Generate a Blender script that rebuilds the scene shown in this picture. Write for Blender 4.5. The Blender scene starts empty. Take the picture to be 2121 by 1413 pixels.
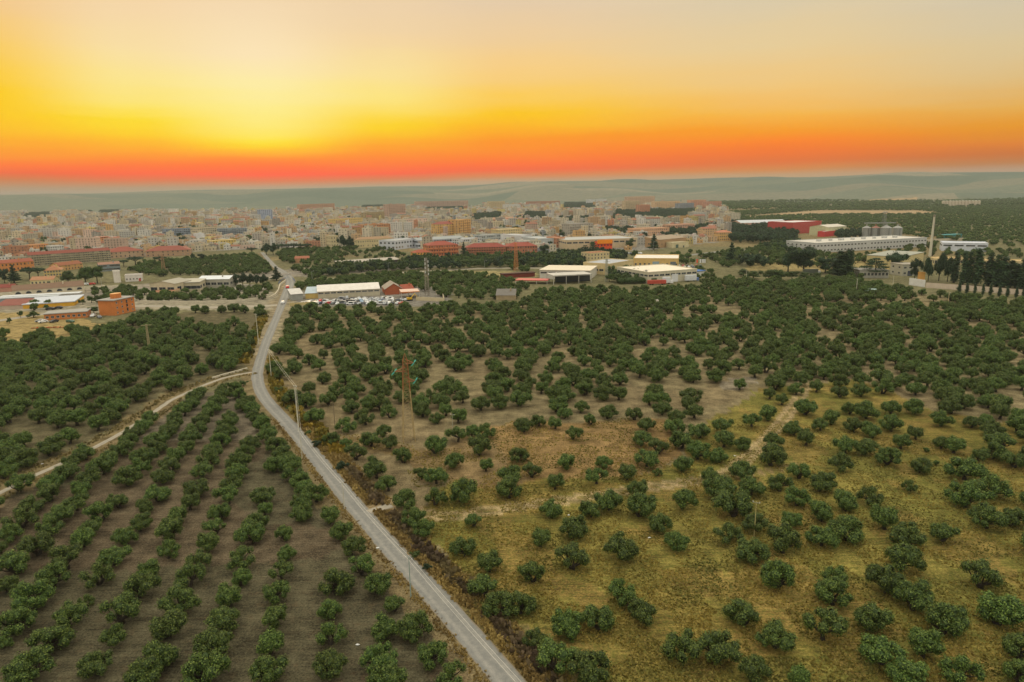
import bpy, math, random
import numpy as np
from mathutils import Vector, Matrix, noise as mnoise
S = bpy.context.scene
COL = S.collection
# ------------------------------------------------------------ camera
F, PW, PH, CAMH = 1414.0, 2121, 1413, 70.0
PITCH = math.atan((706.5 - 398) / F); ROLL = math.radians(0.9)
cd = bpy.data.cameras.new('camera'); cam = bpy.data.objects.new('camera', cd); COL.objects.link(cam)
cd.sensor_width = 36.0; cd.lens = 36.0 * F / PW; cd.clip_end = 60000; cd.clip_start = 0.5
cam.matrix_world = (Matrix.Translation((0, 0, CAMH)) @ Matrix.Rotation(math.pi / 2 - PITCH, 4, 'X')
                    @ Matrix.Rotation(-ROLL, 4, 'Z'))
S.camera = cam

def ray(x, y):
    u, v = x - PW / 2, y - PH / 2
    c, s = math.cos(ROLL), math.sin(ROLL)
    r, d = (u * c - v * s) / F, (u * s + v * c) / F
    return r, math.cos(PITCH) - d * math.sin(PITCH), -math.sin(PITCH) - d * math.cos(PITCH)

def gp(x, y, z=0.0):
    """the place on the ground seen at a point of the photograph (measured at 2121 x 1413)"""
    a, b, c = ray(x, y); t = (z - CAMH) / c
    return Vector((a * t, b * t, z))

def topz(P, x, y):
    """height of something standing at ground place P whose top shows at (x, y)"""
    a, b, c = ray(x, y); return CAMH + c * P.y / b

def s2l(v):
    v = v / 255.0
    return v / 12.92 if v <= 0.04045 else ((v + 0.055) / 1.055) ** 2.4
def rgb(r, g, b, k=1.0): return (s2l(r) * k, s2l(g) * k, s2l(b) * k)

# ------------------------------------------------------------ world, sun, exposure
SUN_AZ, SUN_EL = -19.9, 6.0
W = bpy.data.worlds.new('World'); S.world = W; W.use_nodes = True
nt = W.node_tree; nt.nodes.clear(); N = nt.nodes.new; L = nt.links.new
def mth(op, a=None, b=None, tree=None, clamp=False):
    n = (tree or nt).nodes.new('ShaderNodeMath'); n.operation = op; n.use_clamp = clamp
    for i, q in enumerate((a, b)):
        if q is None: continue
        if isinstance(q, (int, float)): n.inputs[i].default_value = q
        else: (tree or nt).links.new(q, n.inputs[i])
    return n.outputs[0]
tc = N('ShaderNodeTexCoord'); sep = N('ShaderNodeSeparateXYZ'); L(tc.outputs['Generated'], sep.inputs[0])
el = mth('ARCSINE', sep.outputs[2]); eldeg = mth('MULTIPLY', el, 180 / math.pi)
az = mth('MULTIPLY', mth('ARCTAN2', sep.outputs[0], sep.outputs[1]), 180 / math.pi)
cmb = N('ShaderNodeCombineXYZ'); L(mth('MULTIPLY', az, 0.055), cmb.inputs[0]); L(mth('MULTIPLY', eldeg, 0.55), cmb.inputs[1])
nz = N('ShaderNodeTexNoise'); nz.inputs['Scale'].default_value = 1.0; nz.inputs['Detail'].default_value = 5; nz.inputs['Roughness'].default_value = 0.55
L(cmb.outputs[0], nz.inputs['Vector'])
wob = mth('MULTIPLY', mth('SUBTRACT', nz.outputs[0], 0.5), mth('MINIMUM', mth('MULTIPLY', mth('MAXIMUM', eldeg, 0.0), 0.36), 2.0))
e2 = mth('MAXIMUM', mth('ADD', eldeg, wob), 0.0)
pos = mth('SQRT', mth('DIVIDE', e2, 90.0))
UP = (1.27, 1.22, 1.04)  # unseen overhead sky, brightened to light crowns and ground from above
cols = {
 0: [(400, 196, 150, 112), (388, 196, 142, 95), (372, 212, 128, 50), (358, 240, 114, 0), (343, 254, 126, 0), (325, 255, 150, 0), (308, 255, 160, 8), (280, 255, 190, 0), (245, 255, 203, 8), (190, 255, 206, 42), (130, 254, 207, 84), (60, 250, 205, 120), (0, 246, 203, 140)],
 300: [(405, 194, 152, 116), (388, 200, 146, 98), (374, 224, 122, 40), (360, 250, 110, 0), (345, 255, 122, 0), (325, 255, 152, 0), (305, 255, 176, 0), (275, 255, 208, 0), (245, 255, 222, 62), (215, 255, 230, 112), (170, 254, 231, 146), (110, 252, 226, 166), (0, 247, 215, 172)],
 560: [(400, 192, 156, 122), (388, 205, 155, 110), (374, 232, 118, 20), (360, 255, 104, 0), (345, 255, 122, 0), (330, 255, 150, 0), (314, 255, 190, 0), (302, 255, 214, 20), (290, 255, 228, 76), (262, 255, 234, 122), (220, 255, 238, 146), (180, 255, 238, 168), (110, 254, 230, 184), (0, 246, 218, 178)],
 800: [(402, 192, 158, 124), (384, 204, 156, 110), (372, 224, 126, 56), (360, 250, 108, 0), (345, 255, 122, 0), (325, 255, 144, 0), (305, 255, 164, 0), (280, 255, 196, 0), (262, 255, 212, 40), (238, 255, 222, 96), (200, 255, 230, 132), (150, 253, 227, 156), (80, 247, 216, 166), (0, 240, 212, 174)],
 1060: [(398, 192, 160, 128), (376, 205, 158, 116), (365, 222, 138, 78), (352, 244, 114, 0), (338, 255, 122, 0), (312, 255, 144, 0), (288, 255, 156, 0), (258, 255, 188, 0), (235, 255, 200, 38), (200, 254, 206, 96), (140, 250, 209, 138), (60, 240, 208, 162), (0, 232, 206, 172)],
 1600: [(392, 196, 160, 128), (362, 206, 156, 112), (350, 214, 140, 84), (336, 226, 124, 54), (318, 242, 126, 30), (295, 253, 138, 16), (268, 250, 158, 40), (235, 248, 184, 84), (180, 244, 200, 126), (90, 234, 207, 156), (0, 222, 205, 172)],
 2100: [(385, 190, 158, 130), (352, 196, 150, 118), (338, 192, 132, 92), (318, 206, 124, 68), (295, 224, 134, 50), (262, 232, 154, 60), (220, 232, 176, 92), (160, 226, 192, 134), (90, 222, 200, 156), (0, 214, 200, 172)]}
def ramp(stops):
    r = N('ShaderNodeValToRGB'); r.color_ramp.interpolation = 'EASE' if 0 else 'LINEAR'
    el_ = r.color_ramp.elements
    for i, (p, c) in enumerate(stops):
        e = el_[i] if i < 2 else el_.new(p)
        e.position = p; e.color = (*c, 1)
    L(pos, r.inputs[0]); return r.outputs[0]
outs = []
HZ = {0: 415, 300: 410.5, 560: 406.5, 800: 402, 1060: 398, 1600: 389.5, 2100: 381.5}
for x, lst in cols.items():
    st = []
    for y, r, g, b in lst:
        a, bb, c = ray(x, y); e = math.degrees(math.atan2(c, math.hypot(a, bb)))
        T_ = math.exp(-0.00008 * min(122 / max(math.sin(math.radians(max(e, .02))), 1e-4), 13000)); k_ = min(1, max(0, (T_ - .5) / .24)); k_ = k_ * k_ * (3 - 2 * k_)
        st.append((math.sqrt(max(e, 0) / 90), tuple(max(0.0, (q - (1 - T_) * hz_)) / T_ * k_ + q * (1 - k_) for q, hz_ in zip(rgb(r, g, b), (.38, .36, .36)))))
    st.sort()
    last = st[-1][1]
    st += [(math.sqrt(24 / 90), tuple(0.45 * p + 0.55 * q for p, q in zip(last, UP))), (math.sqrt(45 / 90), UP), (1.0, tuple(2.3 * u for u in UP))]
    a, bb, c = ray(x, HZ[x]); outs.append((math.degrees(math.atan2(a, bb)), ramp(st)))
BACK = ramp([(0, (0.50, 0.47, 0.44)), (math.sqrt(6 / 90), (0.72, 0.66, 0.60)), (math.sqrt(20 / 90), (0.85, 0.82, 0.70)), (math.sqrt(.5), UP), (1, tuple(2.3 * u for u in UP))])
def mixc(f, a, b, tree=None):
    t = tree or nt; m = t.nodes.new('ShaderNodeMix'); m.data_type = 'RGBA'
    if isinstance(f, (int, float)): m.inputs[0].default_value = f
    else: t.links.new(f, m.inputs[0])
    for i, q in ((6, a), (7, b)):
        if isinstance(q, tuple): m.inputs[i].default_value = (*q[:3], 1)
        else: t.links.new(q, m.inputs[i])
    return m.outputs[2]
def mapr(v, a, b, tree=None, smooth=True, lo=0.0, hi=1.0):
    t = tree or nt; m = t.nodes.new('ShaderNodeMapRange'); m.interpolation_type = 'SMOOTHSTEP' if smooth else 'LINEAR'
    for i, q in enumerate((v, a, b, lo, hi)):
        if isinstance(q, (int, float)): m.inputs[i].default_value = q
        else: t.links.new(q, m.inputs[i])
    return m.outputs[0]
c = outs[0][1]
for (a0, o0), (a1, o1) in zip(outs, outs[1:]):
    c = mixc(mapr(az, a0, a1, smooth=True), c, o1)
c = mixc(mapr(mth('ABSOLUTE', az), 48, 100), c, BACK)
bg = N('ShaderNodeBackground'); L(c, bg.inputs[0]); bg.inputs[1].default_value = 0.97
sky = N('ShaderNodeTexSky'); sky.sky_type = 'NISHITA'; sky.sun_disc = False
sky.sun_elevation = math.radians(SUN_EL); sky.sun_rotation = math.radians(SUN_AZ)
bg2 = N('ShaderNodeBackground'); L(sky.outputs[0], bg2.inputs[0]); bg2.inputs[1].default_value = 0.0005
add = N('ShaderNodeAddShader'); L(bg.outputs[0], add.inputs[0]); L(bg2.outputs[0], add.inputs[1])
wo = N('ShaderNodeOutputWorld'); L(add.outputs[0], wo.inputs[0])
sd = bpy.data.lights.new('sun', 'SUN'); sun = bpy.data.objects.new('sun', sd); COL.objects.link(sun)
sd.energy = 0.5; sd.angle = math.radians(14); sd.color = (1.0, 0.74, 0.42)
_a, _e = math.radians(SUN_AZ), math.radians(SUN_EL)
sv = Vector((math.sin(_a) * math.cos(_e), math.cos(_a) * math.cos(_e), math.sin(_e)))
sun.rotation_euler = sv.to_track_quat('Z', 'Y').to_euler()
S.view_settings.view_transform = 'Standard'; S.view_settings.look = 'None'
S.view_settings.exposure = 0.0; S.view_settings.gamma = 1.0
S.cycles.max_bounces = 5; S.cycles.diffuse_bounces = 2; S.cycles.glossy_bounces = 2; S.cycles.volume_bounces = 1
S.cycles.use_denoising = True

# ------------------------------------------------------------ helpers
def link(o, parent=None):
    COL.objects.link(o)
    if parent is not None: o.parent = parent
    return o
def tag(o, label=None, cat=None, group=None, kind=None):
    if label: o['label'] = label
    if cat: o['category'] = cat
    if group: o['group'] = group
    if kind: o['kind'] = kind
    return o
def empty(name, loc, rz, label, cat, group=None):
    o = bpy.data.objects.new(name, None); o.location = loc; o.rotation_euler = (0, 0, rz); o.empty_display_size = 0.5
    link(o); return tag(o, label, cat, group)

class MB:
    def __init__(s): s.v = []; s.f = []; s.c = []; s.m = []
    def quad(s, a, b, c, d, col, m=0):
        n = len(s.v); s.v += [a, b, c, d]; s.f.append((n, n + 1, n + 2, n + 3)); s.c.append(col); s.m.append(m)
    def poly(s, pts, col, m=0):
        n = len(s.v); s.v += list(pts); s.f.append(tuple(range(n, n + len(pts)))); s.c.append(col); s.m.append(m)
    def box(s, x0, x1, y0, y1, z0, z1, col, top=None, m=0, mt=None, bottom=False):
        top = top or col; mt = m if mt is None else mt
        p = [(x0, y0), (x1, y0), (x1, y1), (x0, y1)]
        for i in range(4):
            a, b = p[i], p[(i + 1) % 4]
            s.quad((*a, z0), (*b, z0), (*b, z1), (*a, z1), col, m)
        s.quad(*[(*q, z1) for q in p], top, mt)
        if bottom: s.quad(*[(*q, z0) for q in p[::-1]], col, m)
    def tube(s, a, b, r0, r1, col, n=6, m=0, caps=True):
        a, b = Vector(a), Vector(b); d = (b - a).normalized()
        u = d.orthogonal().normalized(); w = d.cross(u)
        k = len(s.v)
        for (p, r) in ((a, r0), (b, r1)):
            for i in range(n):
                t = 2 * math.pi * i / n
                s.v.append(tuple(p + (u * math.cos(t) + w * math.sin(t)) * r))
        for i in range(n):
            j = (i + 1) % n
            s.f.append((k + i, k + j, k + n + j, k + n + i)); s.c.append(col); s.m.append(m)
        if caps:
            s.f.append(tuple(range(k + n, k + 2 * n))); s.c.append(col); s.m.append(m)
    def build(s, name, mats, parent=None, smooth=False, arr=None):
        me = bpy.data.meshes.new(name)
        me.from_pydata([tuple(q) for q in s.v], [], s.f)
        if not isinstance(mats, (list, tuple)): mats = [mats]
        for q in mats: me.materials.append(q)
        if any(s.m): me.polygons.foreach_set('material_index', s.m)
        ca = me.color_attributes.new('col', 'FLOAT_COLOR', 'CORNER')
        cnt = np.array([len(f) for f in s.f]); cc = np.ones((len(s.f), 4), np.float32); cc[:, :3] = np.array(s.c, np.float32)[:, :3]
        ca.data.foreach_set('color', np.repeat(cc, cnt, axis=0).ravel())
        if smooth: me.polygons.foreach_set('use_smooth', [True] * len(me.polygons))
        me.update()
        return link(bpy.data.objects.new(name, me), parent)

def np_mesh(name, V, Q, mats, midx=None, col=None, smooth=False):
    me = bpy.data.meshes.new(name); nf, k = Q.shape
    me.vertices.add(len(V)); me.vertices.foreach_set('co', V.astype(np.float32).ravel())
    me.loops.add(nf * k); me.loops.foreach_set('vertex_index', Q.astype(np.int32).ravel())
    me.polygons.add(nf); me.polygons.foreach_set('loop_start', np.arange(0, nf * k, k, dtype=np.int32))
    for m in mats: me.materials.append(m)
    if midx is not None: me.polygons.foreach_set('material_index', midx.astype(np.int32))
    if smooth: me.polygons.foreach_set('use_smooth', np.ones(nf, bool))
    me.update(calc_edges=True)
    if col is not None:
        ca = me.color_attributes.new('col', 'FLOAT_COLOR', 'CORNER')
        cc = np.ones((nf, 4), np.float32); cc[:, :3] = col
        ca.data.foreach_set('color', np.repeat(cc, k, axis=0).ravel())
    return me

def mat(name, rough=0.8, spec=0.3):
    m = bpy.data.materials.new(name); m.use_nodes = True
    b = m.node_tree.nodes['Principled BSDF']; b.inputs['Roughness'].default_value = rough
    b.inputs['Specular IOR Level'].default_value = spec
    return m, m.node_tree, b
def nnode(t, kind, **kw):
    n = t.nodes.new(kind)
    for k, v in kw.items():
        if k in n.inputs: n.inputs[k].default_value = v
        else: setattr(n, k, v)
    return n
def noise(t, scale, detail=4, vec=None, rough=0.55):
    n = nnode(t, 'ShaderNodeTexNoise', Scale=scale, Detail=detail, Roughness=rough)
    if vec is not None: t.links.new(vec, n.inputs['Vector'])
    return n.outputs[0]

# painted: takes its colour from the mesh's own colour layer, with weathering noise
def painted(name, rough=0.75, spec=0.3, amp=0.22, sc=0.35, metal=0.0):
    m, t, b = mat(name, rough, spec)
    at = nnode(t, 'ShaderNodeAttribute'); at.attribute_name = 'col'
    g = t.nodes.new('ShaderNodeNewGeometry')
    n1 = noise(t, sc, 5, g.outputs['Position'], 0.65)
    mp = t.nodes.new('ShaderNodeMapping'); mp.inputs['Scale'].default_value = (1.6, 1.6, 0.12); t.links.new(g.outputs['Position'], mp.inputs[0])
    n2 = noise(t, 1.0, 3, mp.outputs[0])
    f = mth('ADD', mth('MULTIPLY', mapr(n1, 0.3, 0.7, t), amp, tree=t), mth('MULTIPLY', mapr(n2, 0.3, 0.75, t), amp * 0.6, tree=t), tree=t)
    dk = mixc(1.0, at.outputs['Color'], (0.42, 0.38, 0.34), t)
    t.nodes[-1].blend_type = 'MULTIPLY'
    t.links.new(mixc(f, at.outputs['Color'], dk, t), b.inputs['Base Color'])
    b.inputs['Metallic'].default_value = metal
    return m
M_PAINT = painted('weathered_plaster'); M_METAL = painted('painted_metal', 0.5, 0.5, 0.3, 0.8)
M_CAR = painted('car_paint', 0.28, 0.5, 0.08, 1.0)
M_GLASS, _t, _b = mat('dark_glass', 0.12, 0.6); _b.inputs['Base Color'].default_value = (0.03, 0.035, 0.04, 1)
M_RUBBER, _t, _b = mat('black_rubber', 0.8, 0.2); _b.inputs['Base Color'].default_value = (0.02, 0.02, 0.02, 1)

def leafmat(name, dark, mid, light, trans=0.06):
    m, t, b = mat(name, 0.62, 0.25)
    oi = t.nodes.new('ShaderNodeObjectInfo'); g = t.nodes.new('ShaderNodeNewGeometry')
    tcn = t.nodes.new('ShaderNodeTexCoord')
    at = nnode(t, 'ShaderNodeAttribute'); at.attribute_name = 'col'
    sp = t.nodes.new('ShaderNodeSeparateColor'); t.links.new(at.outputs['Color'], sp.inputs[0])
    a = mixc(sp.outputs[0], dark, mid, t)
    a = mixc(mth('MULTIPLY', sp.outputs[1], 0.75, tree=t), a, light, t)
    hs = t.nodes.new('ShaderNodeHueSaturation')
    t.links.new(mth('ADD', mth('MULTIPLY', oi.outputs['Random'], 0.022, tree=t), 0.478, tree=t), hs.inputs['Hue'])
    t.links.new(mth('ADD', mth('MULTIPLY', oi.outputs['Random'], 0.42, tree=t), 0.8, tree=t), hs.inputs['Value'])
    t.links.new(a, hs.inputs['Color']); t.links.new(hs.outputs[0], b.inputs['Base Color'])
    tr = t.nodes.new('ShaderNodeBsdfTranslucent'); t.links.new(hs.outputs[0], tr.inputs[0])
    mx = t.nodes.new('ShaderNodeMixShader'); mx.inputs[0].default_value = trans
    t.links.new(b.outputs[0], mx.inputs[1]); t.links.new(tr.outputs[0], mx.inputs[2])
    t.links.new(mx.outputs[0], t.nodes['Material Output'].inputs['Surface'])
    return m
M_OLIVE = leafmat('olive_leaves', (0.024, 0.048, 0.010), (0.072, 0.130, 0.020), (0.19, 0.25, 0.042))
M_PINE = leafmat('dark_needles', (0.012, 0.028, 0.012), (0.026, 0.058, 0.02), (0.06, 0.11, 0.03), 0.05)
M_BROAD = leafmat('broad_leaves', (0.03, 0.06, 0.012), (0.06, 0.11, 0.02), (0.12, 0.15, 0.03))
M_WEED = leafmat('dry_weeds', (0.10, 0.055, 0.02), (0.22, 0.14, 0.035), (0.36, 0.24, 0.05))
M_BARK, _t, _b = mat('olive_bark', 0.9, 0.1); 
_g = _t.nodes.new('ShaderNodeNewGeometry'); _t.links.new(mixc(noise(_t, 3, 5, _g.outputs['Position']), (0.018, 0.013, 0.009), (0.07, 0.055, 0.04), _t), _b.inputs['Base Color'])

# ------------------------------------------------------------ land: zones of ground cover, worked out in metres
def HZY(x): return 398 - (x - 1060.5) * math.tan(ROLL)
def P2(lst): return np.array([tuple(gp(x, max(y, HZY(x) + 2.2)))[:2] for x, y in lst])
def inside(poly, X, Y):
    r = np.zeros(X.shape, bool); j = len(poly) - 1
    for i in range(len(poly)):
        xi, yi = poly[i]; xj, yj = poly[j]
        cnd = ((yi > Y) != (yj > Y)) & (X < (xj - xi) * (Y - yi) / (yj - yi + 1e-12) + xi)
        r ^= cnd; j = i
    return r
def in1(poly, x, y): return bool(inside(poly, np.array([x]), np.array([y]))[0])
def dist_line(line, X, Y):
    d = np.full(X.shape, 1e9)
    for (ax, ay), (bx, by) in zip(line[:-1], line[1:]):
        vx, vy = bx - ax, by - ay; t = np.clip(((X - ax) * vx + (Y - ay) * vy) / (vx * vx + vy * vy + 1e-9), 0, 1)
        d = np.minimum(d, np.hypot(X - ax - t * vx, Y - ay - t * vy))
    return d

ROAD_L = [(1140, 1560), (1018, 1413), (948, 1325), (892, 1263), (843, 1205), (775, 1131), (712, 1053), (676, 1000), (624, 937), (587, 887), (543, 837), (523, 809), (520, 778), (525, 759), (540, 709), (556, 675), (570, 644), (578, 620), (587, 600), (592, 587)]
ROAD_R = [(1215, 1560), (1085, 1409), (1021, 1336), (962, 1263), (907, 1205), (848, 1146), (775, 1061), (715, 1000), (674, 943), (637, 902), (599, 862), (568, 834), (552, 806), (543, 778), (548, 753), (559, 716), (575, 675), (587, 644), (598, 619), (606, 600), (611, 586)]
rl, rr = P2(ROAD_L), P2(ROAD_R)
def resample(p, n):
    d = np.concatenate([[0], np.cumsum(np.hypot(*np.diff(p, axis=0).T))]); t = np.linspace(0, d[-1], n)
    return np.stack([np.interp(t, d, p[:, 0]), np.interp(t, d, p[:, 1])], 1)
def smooth_line(p, n, k=5):
    q = resample(p, n)
    for _ in range(k): q[1:-1] = (q[:-2] + 2 * q[1:-1] + q[2:]) / 4
    return q
_a, _b2 = smooth_line(rl, 260, 12), smooth_line(rr, 260, 12)
ROADC = (_a + _b2) / 2
ROADC = np.vstack([ROADC, P2([(598, 574), (586, 563), (570, 553), (556, 538), (543, 523)])])
ROADC = smooth_line(ROADC, 340, 6)
SIDE = P2([(522, 771), (490, 777), (463, 783), (425, 797), (382, 816), (354, 829), (310, 860), (262, 891), (219, 915), (160, 945), (106, 970), (71, 985), (0, 1021), (-90, 1066)])
LEFTROAD = P2([(574, 632), (545, 634), (500, 635), (430, 637), (367, 636), (320, 634), (285, 634), (230, 636), (163, 640), (80, 652), (0, 664), (-120, 680)])
BYPASS = P2([(620, 585), (700, 577), (790, 567), (880, 562), (1000, 556), (1090, 555), (1180, 557), (1240, 560)])
TRACK = P2([(768, 1056), (810, 1046), (870, 1062), (921, 1070), (1009, 1058), (1080, 1048), (1171, 1036), (1200, 1033), (1349, 1008), (1445, 996), (1500, 984), (1540, 955), (1572, 926), (1603, 893), (1634, 855), (1655, 825), (1668, 800)])
TRACK2 = P2([(1500, 988), (1575, 979), (1660, 962)])
RAIL = P2([(-120, 640), (0, 626), (163, 612), (300, 598), (420, 585), (530, 573), (640, 563), (760, 556), (900, 546)])
LORCH = P2([(503, 812), (524, 850), (600, 950), (700, 1070), (870, 1290), (980, 1413), (1060, 1560), (-300, 1560), (-300, 1140), (-60, 1060), (0, 1030), (106, 978), (219, 922), (262, 898), (354, 836), (440, 808)])
LGROVE = P2([(508, 762), (545, 690), (562, 655), (548, 646), (420, 646), (330, 648), (285, 655), (262, 672), (190, 690), (110, 700), (0, 712), (-260, 725), (-260, 1130), (0, 1000), (106, 952), (219, 893), (340, 818), (420, 788), (505, 764)])
RGROVE = P2([(566, 800), (560, 740), (585, 670), (607, 646), (640, 643), (880, 642), (925, 636), (1000, 636), (1070, 636), (1120, 608), (1230, 600), (1300, 602), (1450, 600), (1500, 588), (1620, 594), (1700, 586), (1780, 583), (1850, 600), (1915, 611), (2140, 631), (2420, 660), (2420, 1560), (1240, 1560), (1108, 1413), (860, 1125), (790, 1050), (650, 905), (598, 850)])
GRASS = P2([(1110, 1420), (840, 1080), (920, 1010), (1020, 1000), (1250, 985), (1400, 950), (1480, 870), (1580, 805), (1780, 790), (1950, 850), (2200, 905), (2500, 980), (2500, 1600), (1260, 1600)])
TAN = P2([(690, 900), (830, 950), (860, 1010), (1000, 1005), (1270, 985), (1400, 940), (1420, 880), (1290, 866), (1200, 880), (1060, 872), (990, 905), (900, 935), (760, 900)])
GREYP = P2([(1512, 784), (1560, 778), (1576, 795), (1535, 810), (1498, 804)])
YFIELD = P2([(-150, 655), (60, 645), (170, 655), (200, 670), (270, 672), (190, 692), (110, 702), (0, 714), (-150, 725)])
YFIELD2 = P2([(900, 560), (1040, 562), (1120, 566), (1110, 575), (1040, 577), (960, 572), (900, 566)])
YFIELD3 = P2([(1560, 540), (1700, 535), (1900, 530), (1860, 560), (1640, 562), (1540, 560)])
YARD2 = P2([(-200, 600), (60, 596), (300, 588), (420, 596), (560, 600), (576, 612), (576, 641), (430, 642), (300, 642), (200, 650), (60, 650), (-200, 660)])
YARD = P2([(603, 632), (603, 604), (650, 600), (860, 592), (930, 600), (935, 628), (880, 634), (640, 636)])
GRAVEL = P2([(400, 588), (480, 585), (560, 596), (520, 606), (420, 606)])
TANSTRIP = [P2([(1560, 419), (1760, 417), (1900, 415.5), (1900, 417), (1700, 419.5), (1560, 421)]), P2([(1800, 438), (1900, 436), (1960, 443), (1800, 446)]), P2([(1480, 452), (1700, 436), (1850, 436), (1850, 444), (1700, 445)])]
TOWN = P2([(-300, 535), (-200, 552), (50, 548), (60, 530), (232, 522), (262, 536), (420, 520), (560, 515), (690, 510), (850, 514), (900, 536), (1110, 530), (1160, 515), (1320, 520), (1500, 500), (1530, 470), (1500, 428), (1300, 418), (1000, 414), (700, 415), (300, 422), (-100, 432), (-400, 440)])
SOLAR = P2([(0, 0), (1, 0)])

NA, NR = 620, 500
angs = np.concatenate([np.linspace(-math.pi, -math.radians(47), 24)[:-1], np.linspace(-math.radians(47), math.radians(47), NA), np.linspace(math.radians(47), math.pi, 24)[1:]])
rad = np.concatenate([[0.0, 20, 40, 55], 62 * np.exp(np.linspace(0, math.log(15500 / 62), NR))])
A, R = np.meshgrid(angs, rad)
X, Y = R * np.sin(A), R * np.cos(A)
def sm(a, b, v): t = np.clip((v - a) / (b - a), 0, 1); return t * t * (3 - 2 * t)
RIDGE = [(-47, 4), (-37, 9.6), (-30, 11), (-27, 12.5), (-20, 15.5), (-14, 14.5), (-9, 15.5), (-4, 18), (0, 19.5), (6, 22), (12, 22.5), (21, 22), (28, 22), (31, 24), (37, 23), (47, 18)]
def terrain(A, R):
    ad = np.degrees(A); px = np.interp(ad, [q[0] for q in RIDGE], [q[1] for q in RIDGE])
    px = np.convolve(np.pad(px[0], 30, 'edge'), np.ones(61) / 61, 'valid')[None, :] * .92
    h = 70 + px * 6200 / F * 1.02
    w = np.sin(ad * 0.3) * 0.35 + np.sin(ad * 0.7 + 1) * 0.2
    z = h * sm(3900, 6200, R + w * 400) * (1 - 0.75 * sm(6200, 9500, R)) * (0.97 + 0.03 * np.sin(ad * 0.45 + 0.4))
    z = z + 0.22 * h * np.exp(-((R - 4500 - 250 * np.sin(ad * 0.35)) / 420) ** 2) * sm(-30, 0, ad + 6 * w)
    z = z + 0.13 * h * np.exp(-((R - 5300 - 250 * np.sin(ad * 0.6 + 2)) / 330) ** 2)
    return z
Z = terrain(A, R)
rs = np.random.RandomState(3)
def vnoise(X, Y, s, seed=0):
    x, y = X / s + seed * 17.3, Y / s + seed * 9.1
    xi, yi = np.floor(x).astype(int), np.floor(y).astype(int); fx, fy = x - xi, y - yi
    fx, fy = fx * fx * (3 - 2 * fx), fy * fy * (3 - 2 * fy)
    def h(i, j): 
        n = np.sin(i * 127.1 + j * 311.7 + seed * 74.7) * 43758.5453; return n - np.floor(n)
    return (h(xi, yi) * (1 - fx) + h(xi + 1, yi) * fx) * (1 - fy) + (h(xi, yi + 1) * (1 - fx) + h(xi + 1, yi + 1) * fx) * fy
jx = (vnoise(X, Y, 3, 1) - .5) * 3.5 + (vnoise(X, Y, 12, 2) - .5) * 6; jy = (vnoise(X, Y, 3, 3) - .5) * 3.5 + (vnoise(X, Y, 12, 4) - .5) * 6
XJ, YJ = X + jx, Y + jy
land = np.zeros(X.shape + (4,), np.float32); land[..., 3] = 1
def put(mask, c, k=1.0): land[..., :3] = np.where((mask)[..., None], land[..., :3] * (1 - k) + np.array(c) * k, land[..., :3])
land[..., :3] = (0.15, 0.135, 0.068)                      # plain: scrub and groves
m1 = vnoise(X, Y, 160, 5); put((m1 > .62) & (R > 800), (0.20, 0.155, 0.075)); 
grass = np.zeros(X.shape); till = np.zeros(X.shape)
ML, MG = inside(LORCH, XJ, YJ), inside(LGROVE, XJ, YJ)
put(ML, (0.088, 0.076, 0.044)); till[ML] = .6
put(MG, (0.115, 0.095, 0.052)); till[MG] = .25; grass[MG] = .3
MR = inside(RGROVE, XJ, YJ); put(MR, (0.195, 0.155, 0.082)); till[MR] = .35
mg = inside(GRASS, XJ, YJ); put(mg, (0.205, 0.165, 0.042)); grass[mg] = 1; till[mg] = .7
mt = inside(TAN, XJ, YJ); put(mt, (0.235, 0.148, 0.062)); till[mt] = .5; grass[mt] = .25
mp_ = inside(GREYP, XJ, YJ); put(mp_, (0.25, 0.22, 0.17)); grass[mp_] = 0
# earth bare and reddish in patches, green patches
pv = vnoise(XJ, YJ, 22, 8); put(MR & ~mg & (pv > .6), (0.19, 0.14, 0.075), .5)
put(mg & (vnoise(XJ, YJ, 17, 9) > .58), (0.125, 0.12, 0.028), .5); put(mg & (vnoise(XJ, YJ, 8, 19) > .62), (0.25, 0.155, 0.05), .55); put(mg & (vnoise(XJ, YJ, 11, 12) > .7), (0.235, 0.16, 0.045), .5)
put(ML & (vnoise(XJ, YJ, 30, 6) > .6), (0.13, 0.085, 0.055), .4)
put(ML & (Y > 190), (0.17, 0.145, 0.105), .5)
for q, c_ in ((YARD2, (0.27, 0.235, 0.165)), (YFIELD, (0.30, 0.22, 0.09)), (YFIELD2, (0.27, 0.22, 0.10)), (YFIELD3, (0.26, 0.20, 0.085)), (YARD, (0.19, 0.17, 0.14)), (GRAVEL, (0.32, 0.29, 0.23))):
    put(inside(q, XJ, YJ), c_)
for q in TANSTRIP: put(inside(q, X, Y), (0.36, 0.25, 0.14))
mtown = inside(TOWN, XJ, YJ) & (R < 3300); put(mtown, (0.22, 0.20, 0.17))
dr = dist_line(ROADC[::4], X, Y)
side_r = np.zeros(X.shape)                                   # right-hand side of the road: ditch and dry weeds
rc = ROADC[::4]; ti = np.interp(Y, rc[:, 1][np.argsort(rc[:, 1])], rc[:, 0][np.argsort(rc[:, 1])])
isr = X > ti
put((dr < 8 + jx) & isr & (Y < 300), (0.19, 0.14, 0.06)); put((dr > 4.2) & (dr < 6.5 + jx * .4) & isr & (Y < 200), (0.13, 0.10, 0.05), .45)
put((dr < 6 + jx * .7) & ~isr, (0.19, 0.14, 0.07), .8); put((dr < 7 + jx) & (Y > 300) & (Y < 560), (0.27, 0.22, 0.14), .7)
ds = dist_line(SIDE, X, Y); put(ds < 5 + jx, (0.20, 0.145, 0.07), .8)
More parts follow.
